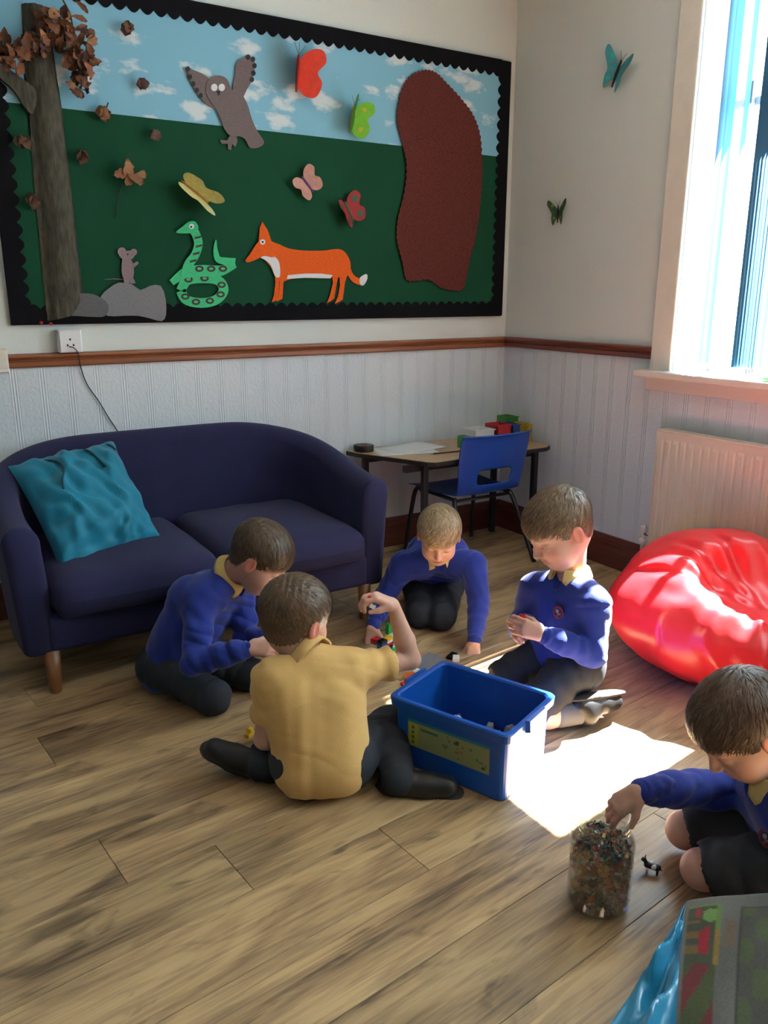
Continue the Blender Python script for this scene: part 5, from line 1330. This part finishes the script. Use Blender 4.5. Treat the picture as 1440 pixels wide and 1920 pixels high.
def brick(name, nx, ny, h, c, loc, rz=0, parent=None, rot=(0, 0), lab=None, cat='toy brick', group=None):
    bm = bmesh.new(); brick_bm(bm, nx, ny, h, Matrix.Identity(4))
    o = bm_obj(name, bm, C_[c]); o.location = tuple(loc); o.rotation_euler = (rot[0], rot[1], rz)
    if parent is not None: put(o, parent)
    if lab: tag(o, lab, cat, group)
    return o
g = at_z(722, 1217, 0)
lm = thing('brick_model', 'half built toy brick model of red, white and blue bricks on a bright green plate', 'toy bricks', tuple(g))
brick('base_plate', 14, 10, .0032, 'lime', g, .35, lm)
rq = random.Random(2)
for lev in range(5):
    for k in range(5):
        cc = ['red', 'white', 'blue', 'red', 'white', 'black', 'green', 'yellow'][(lev * 3 + k * 2 + (lev > 2)) % 8]
        a = .35; lx, ly = (k % 3 - 1) * .033, (k // 3) * .03 - .012
        if lev > 2 and k > 3: continue
        brick('brick', 4, 3, .0095, cc, g + A3(lx * math.cos(a) - ly * math.sin(a), lx * math.sin(a) + ly * math.cos(a), .0032 + .0096 * lev), a, lm)
brick('brick', 3, 2, .022, 'green', g + A3(.028, .018, .0032 + .048), .35, lm)
brick('brick', 2, 2, .016, 'green', g + A3(.026, .018, .0032 + .070), .35, lm)
for x, y, nx, ny, h, c, rz, lab in (
    (768, 1272, 6, 4, .012, 'orange', .8, 'orange red toy brick lying by the bin handle'), (782, 1262, 4, 3, .010, 'white', .3, 'white toy brick lying behind the bin handle'), (760, 1284, 4, 2, .010, 'red', .1, 'red toy brick nearest the yellow shirt sleeve'),
    (800, 1240, 16, 8, .0032, 'grey', .4, 'flat grey building plate behind the bin'), (722, 1372, 12, 6, .0032, 'lime', .9, 'flat bright green building plate between the yellow shirt and the bin'),
    (468, 1380, 4, 2, .011, 'yellow', .6, 'yellow toy brick lying on the floor left of the yellow shirt'), (847, 1232, 6, 3, .010, 'black', .5, 'black toy brick beside the hand behind the bin'), (855, 1238, 4, 3, .014, 'white', .9, 'white toy brick beside the sunlit hand')):
    brick('toy_brick', nx, ny, h, c, at_z(x, y, 0), rz, None, (0, 0), lab, 'toy brick', 'loose bricks on the floor')
yb = at_z(468, 1380, 0); brick('toy_brick', 2, 2, .011, 'yellow', yb + A3(.004, .004, .0128), .6, None, (0, 0), 'yellow toy brick stacked on top of the lone yellow one', 'toy brick', 'loose bricks on the floor')
gp = at_x(1437, 708, -.05); brick('toy_brick', 5, 3, .014, 'green', (gp[0], gp[1] - .008, WZ0), 1.2, None, (0, 0), 'green toy brick on the sunny window sill', 'toy brick')
# in the bin
for u, v, z, c, rx, lab in ((-.07, .02, .085, 'white', 1.1, 'white toy piece sticking up inside the bin'), (-.01, -.06, .075, 'red', .4, 'red toy brick inside the bin'), (.11, -.08, .11, 'orange', .5, 'orange toy brick at the near corner inside the bin'),
                        (.13, .03, .10, 'red', .3, 'red toy brick at the sunlit end inside the bin'), (.09, .06, .09, 'grey', .2, 'grey toy brick inside the bin'), (.14, -.06, .10, 'black', .2, 'black toy brick inside the bin'), (.03, .03, .075, 'blue', .3, 'blue toy brick inside the bin')):
    brick('toy_brick', 5, 3, .018, c, B(u, v, z), rx * 2, None, (rx * .7, .3), lab, 'toy brick', 'bricks in the bin')
bm = bmesh.new(); rb = random.Random(9)
cols = []
pile = [('blue', 30), ('red', 10), ('grey', 14), ('black', 12), ('yellow', 8)]
heap = thing('brick_heap', 'loose jumble of small toy bricks filling the blue bin', 'toy bricks', (bcen[0], bcen[1], .01)); 
for c, n in pile:
    bm = bmesh.new()
    for k in range(n):
        u, v = rb.uniform(-.145, .145), rb.uniform(-.095, .095); z = .012 + rb.random() * .055
        brick_bm(bm, rb.randint(2, 5), rb.randint(2, 3), .0095 * rb.randint(1, 2), Matrix.Translation(B(u, v, z)) @ Matrix.Rotation(rb.uniform(0, 6), 4, 'Z') @ Matrix.Rotation(rb.uniform(-.7, .7), 4, 'X'))
    o = bm_obj('bricks', bm, C_[c], heap); o['kind'] = 'stuff'
heap['kind'] = 'stuff'

# ================================================================ jar of small toy figures
JC = A3(-1.722, -2.412, 0); JR = .067
jar = thing('toy_jar', 'large clear plastic screw top jar full of tiny toy figures', 'jar', tuple(JC))
M_JAR = bpy.data.materials.new('clear_plastic'); M_JAR.use_nodes = True
_nt = M_JAR.node_tree; _nt.nodes.remove(_nt.nodes['Principled BSDF'])
_t = node(_nt, 'ShaderNodeBsdfTransparent'); _t.inputs[0].default_value = (.93, .95, .95, 1); _g = node(_nt, 'ShaderNodeBsdfGlossy'); _g.inputs['Roughness'].default_value = 0.06
_fr = node(_nt, 'ShaderNodeLayerWeight'); _fr.inputs[0].default_value = .28
_mr = node(_nt, 'ShaderNodeMapRange'); _mr.inputs['To Min'].default_value = .04; _mr.inputs['To Max'].default_value = .55
_nt.links.new(_fr.outputs['Facing'], _mr.inputs['Value'])
_mx = node(_nt, 'ShaderNodeMixShader'); _nt.links.new(_mr.outputs[0], _mx.inputs[0])
_nt.links.new(_t.outputs[0], _mx.inputs[1]); _nt.links.new(_g.outputs[0], _mx.inputs[2]); _nt.links.new(_mx.outputs[0], _nt.nodes['Material Output'].inputs[0])
lathe('jar_body', [(r, z * 1.09) for r, z in [(0, .002), (.055, .001), (.064, .006), (JR, .016), (JR, .120), (.0685, .136), (.066, .150), (.059, .160), (.053, .165), (.0525, .170), (.0555, .172), (.0555, .174), (.0525, .176), (.0525, .181), (.0555, .183), (.0555, .185), (.0525, .187), (.052, .198), (.0495, .199), (.0490, .196), (.0490, .168), (.056, .158), (.063, .148), (.0655, .134), (.064, .118), (.064, .018), (.060, .008), (0, .006)]], M_JAR, jar, 48, tuple(JC))
M_BITS = mat('toy_figures', (.5, .5, .5), .35, attr='Col')
pal = [(.035, .03, .025)] * 7 + [(.22, .16, .10)] * 5 + [(.45, .13, .03)] * 5 + [(.30, .32, .30)] * 4 + [(.60, .58, .50)] * 3 + [(.35, .03, .03)] * 3 + [(.42, .34, .08)] * 2 + [(.06, .12, .09)] * 3
def figure_mesh():
    """tiny standing figure: base, legs, body, arms, head"""
    bm = bmesh.new()
    for lo, hi in (((-.006, -.004, 0), (.006, .004, .0015)), ((-.003, -.0015, .0015), (-.0005, .0015, .009)), ((.0005, -.0015, .0015), (.003, .0015, .009)), ((-.0035, -.002, .009), (.0035, .002, .017)), ((-.0065, -.0012, .011), (-.0035, .0012, .0165)), ((.0035, -.0012, .012), (.007, .0045, .0155))):
        box_bm(bm, lo, hi)
    bmesh.ops.create_icosphere(bm, subdivisions=1, radius=.0028, matrix=Matrix.Translation((0, 0, .0195)))
    return bm
fm = bpy.data.meshes.new('figure_src'); _b = figure_mesh(); _b.to_mesh(fm); _b.free()
fv = np.array([v.co[:] for v in fm.vertices]); ff = [tuple(p.vertices) for p in fm.polygons]; bpy.data.meshes.remove(fm)
rj = np.random.RandomState(4); V = []; F = []; Cc = []
def rmat(rs):
    q = rs.normal(size=4); q /= np.linalg.norm(q); a, b, c, d = q
    return np.array([[1 - 2 * (c * c + d * d), 2 * (b * c - a * d), 2 * (b * d + a * c)], [2 * (b * c + a * d), 1 - 2 * (b * b + d * d), 2 * (c * d - a * b)], [2 * (b * d - a * c), 2 * (c * d + a * b), 1 - 2 * (b * b + c * c)]])
for k in range(900):
    r = .0555 * math.sqrt(rj.uniform(.25, 1)) if k > 60 else .04 * math.sqrt(rj.uniform(0, 1)); a = rj.uniform(0, 2 * PI)
    z = rj.uniform(.011, .158) if k > 90 else rj.uniform(.148, .168)
    if z > .146: r = min(r, .040)
    R_ = rmat(rj); s = rj.uniform(.75, 1.15)
    p = (fv - A3(0, 0, .011)) @ R_.T * s + JC + A3(r * math.cos(a), r * math.sin(a), z)
    base = sum(len(x) for x in V); V.append(p); F += [tuple(i + base for i in q) for q in ff]
    c = np.array(pal[rj.randint(len(pal))]) * rj.uniform(.7, 1.2); Cc.append(np.tile(c, (len(fv), 1)))
o = mesh_obj('toy_figures', np.concatenate(V), F, M_BITS, None, False, tuple(JC + A3(0, 0, .01))); colour_attr(o, np.concatenate(Cc)); o['kind'] = 'stuff'
tag(o, 'hundreds of tiny mixed toy figures filling the clear jar', 'toy figures')
# a little animal on the floor by the jar
def animal(lab, P, rz, s=1.0):
    t = thing('toy_animal', lab, 'toy animal', tuple(P)); M = Matrix.Translation(tuple(P)) @ Matrix.Rotation(rz, 4, 'Z') @ Matrix.Scale(s, 4)
    bk_, wh = C_['black'], C_['white']
    f = Field(np.array(P) - .04 * s, np.array(P) + .04 * s, .0011); T = lambda *q: np.array(M @ Vector(q))
    f.cone(T(-.011, 0, .016), T(.011, 0, .017), .0075 * s, .007 * s, .003); f.cone(T(.011, 0, .018), T(.017, 0, .027), .005 * s, .004 * s, .003); f.ell(T(.019, 0, .029), A3(.0065, .005, .005) * s, k=.002)
    f.cone(T(-.014, 0, .018), T(-.020, 0, .010), .0015 * s, .001 * s, .001)
    o, _ = f.mesh('body', bk_, t)
    for x, y in ((-.011, -.005), (-.011, .005), (.010, -.005), (.010, .005)): tube('leg', [T(x, y, .014), T(x, y, 0)], [.0032 * s, .0022 * s], wh if x > 0 else bk_, t, 8)
    for y in (-.004, .004): tube('ear', [T(.017, y, .031), T(.0155, y * 1.6, .037)], [.0018 * s, .0008 * s], bk_, t, 6)
    f = Field(np.array(P) - .03 * s, np.array(P) + .03 * s, .0011); f.ell(T(.003, -.0045, .018), A3(.008, .0048, .006) * s, k=.001); f.ell(T(-.004, .0045, .018), A3(.008, .0048, .006) * s, k=.001); f.mesh('white_patch', wh, t)
animal('black and white toy animal standing on the floor beside the jar', at_z(1222, 1636, 0), 2.2, 1.05)

# ================================================================ printed cushion at the lower right
def print_cloth():
    m = bpy.data.materials.new('tapestry_print'); m.use_nodes = True; nt = m.node_tree; b = nt.nodes['Principled BSDF']; b.inputs['Roughness'].default_value = .9
    a = node(nt, 'ShaderNodeAttribute'); a.attribute_name = 'Col'
    tc = node(nt, 'ShaderNodeTexCoord'); nz = node(nt, 'ShaderNodeTexNoise'); nz.inputs['Scale'].default_value = 240; nt.links.new(tc.outputs['Object'], nz.inputs['Vector'])
    mr = node(nt, 'ShaderNodeMapRange'); mr.inputs['To Min'].default_value = .7; mr.inputs['To Max'].default_value = 1.3; nt.links.new(nz.outputs['Fac'], mr.inputs['Value'])
    sc = node(nt, 'ShaderNodeVectorMath'); sc.operation = 'SCALE'; nt.links.new(a.outputs['Color'], sc.inputs[0]); nt.links.new(mr.outputs[0], sc.inputs['Scale']); nt.links.new(sc.outputs[0], b.inputs['Base Color'])
    return m
M_SATIN = mat('blue_satin', (.008, .23, .42), .24, .6, noise_amt=.05, noise_scale=8, sheen=.2)
pcu = thing('printed_cushion', 'cushion with grey patterned tapestry front and shiny blue satin back, lower right', 'cushion', tuple(at_d(1400, 1900, 1.45)))
cor = [at_d(1288, 1690, 1.60), at_d(1640, 1662, 1.57), at_d(1640, 2240, 1.13), at_d(1075, 2010, 1.29)]
pcov, pn_ = pillow(cor, None, M_SATIN, pcu, .085, 48, .40, .005, 2.1, .75, 1.0)
bpy.data.objects.remove(pcov[0], do_unlink=True)
TLc, TRc, BRc, BLc = cor; N = 96; I0 = 28
def patch(u, v):
    v = v + .26
    base = A3(.105, .105, .095) * (1 + .18 * math.sin(5 * u + 3 * v))
    def inr(u0, u1, v0, v1): return u0 <= u <= u1 and v0 <= v <= v1
    if inr(-1, 1, -1.0, -.96) and u > -.9: return A3(.22, .16, .05) if math.sin(30 * u) > 0 else A3(.10, .18, .05)
    if inr(-.97, -.58, -.50, .30):      # framed block of bright patches
        if u > -.63 or v < -.46: return A3(.20, .13, .03) if v > -.1 else A3(.10, .17, .05)
        if (u + .70) ** 2 / .008 + (v + .30) ** 2 / .012 < 1: return A3(.12, .22, .06)
        if inr(-.80, -.68, -.16, .18) and (v + .16) > (u + .68) * -.6: return A3(.24, .012, .022)
        if inr(-.88, -.80, -.44, -.28): return A3(.26, .02, .03)
        if inr(-.97, -.80, -.22, .2): return A3(.05, .05, .04) if math.sin(34 * v) > 0 else A3(.13, .085, .025)
        return A3(.045, .055, .03)
    if inr(-.97, -.60, .30, 1): return A3(.05, .065, .025) if math.sin(14 * u + 9 * v) > -.2 else A3(.12, .02, .025)
    if inr(-.36, .1, -.42, 1):
        if u < -.33 or v < -.39: return A3(.035, .035, .03)
        return A3(.055, .07, .03) if math.sin(16 * u) * math.sin(12 * v) > .1 else A3(.05, .05, .042)
    if inr(-.50, -.40, -.2, .1): return A3(.12, .085, .06)
    return base

V = []; cols = []
for i in range(N + 1):
    for j in range(N + 1):
        v = 2 * j / N - 1; bnd = -1 + .36 * (v + 1)
        u = -1 + (bnd + 1) * i / I0 if i <= I0 else bnd + (1 - bnd) * (i - I0) / (N - I0)
        uu = u * (1 - .06 * (1 - v * v)); vv = v * (1 - .06 * (1 - u * u)); a, b = (1 - uu) / 2, (1 - vv) / 2
        p = TLc * a * b + TRc * (1 - a) * b + BRc * (1 - a) * (1 - b) + BLc * a * (1 - b); pr_ = max(0, (1 - u * u) * (1 - v * v)) ** .40
        wv = .005 * noise.noise(Vector((u * 3, v * 3, 2))) * pr_
        if i < I0:      # loose satin folds
            t = i / I0; nz_ = noise.noise(Vector((t * 1.2, v * 2.2, 7)))
            wv += .030 * math.sin(PI * t) * min(1, (v + 1) * 1.5) * (.9 * (1 - 2 * abs(math.sin(4.2 * v + 2.2 * t + 2.5 * nz_))) + .35 * math.sin(13 * v - 6 * t + 5 * nz_))
        V.append(p + pn_ * (.085 * .75 * pr_ + wv)); cols.append(patch(2 * (u - bnd) / (1 - bnd) - 1, v))
fc = [(i, (i * (N + 1) + j, i * (N + 1) + j + 1, (i + 1) * (N + 1) + j + 1, (i + 1) * (N + 1) + j)) for i in range(N) for j in range(N)]
fo = mesh_obj('front_cover', V, [f for i, f in fc if i >= I0], print_cloth(), pcu, True); colour_attr(fo, np.array(cols))
mesh_obj('satin_side', V, [f for i, f in fc if i < I0], M_SATIN, pcu, True)
for P_, cc_, lab in HELD:
    brick('toy_brick', 4, 2, .0096, cc_, P_, 1.0, None, (.5, .3), lab, 'toy brick', 'bricks held in hands')
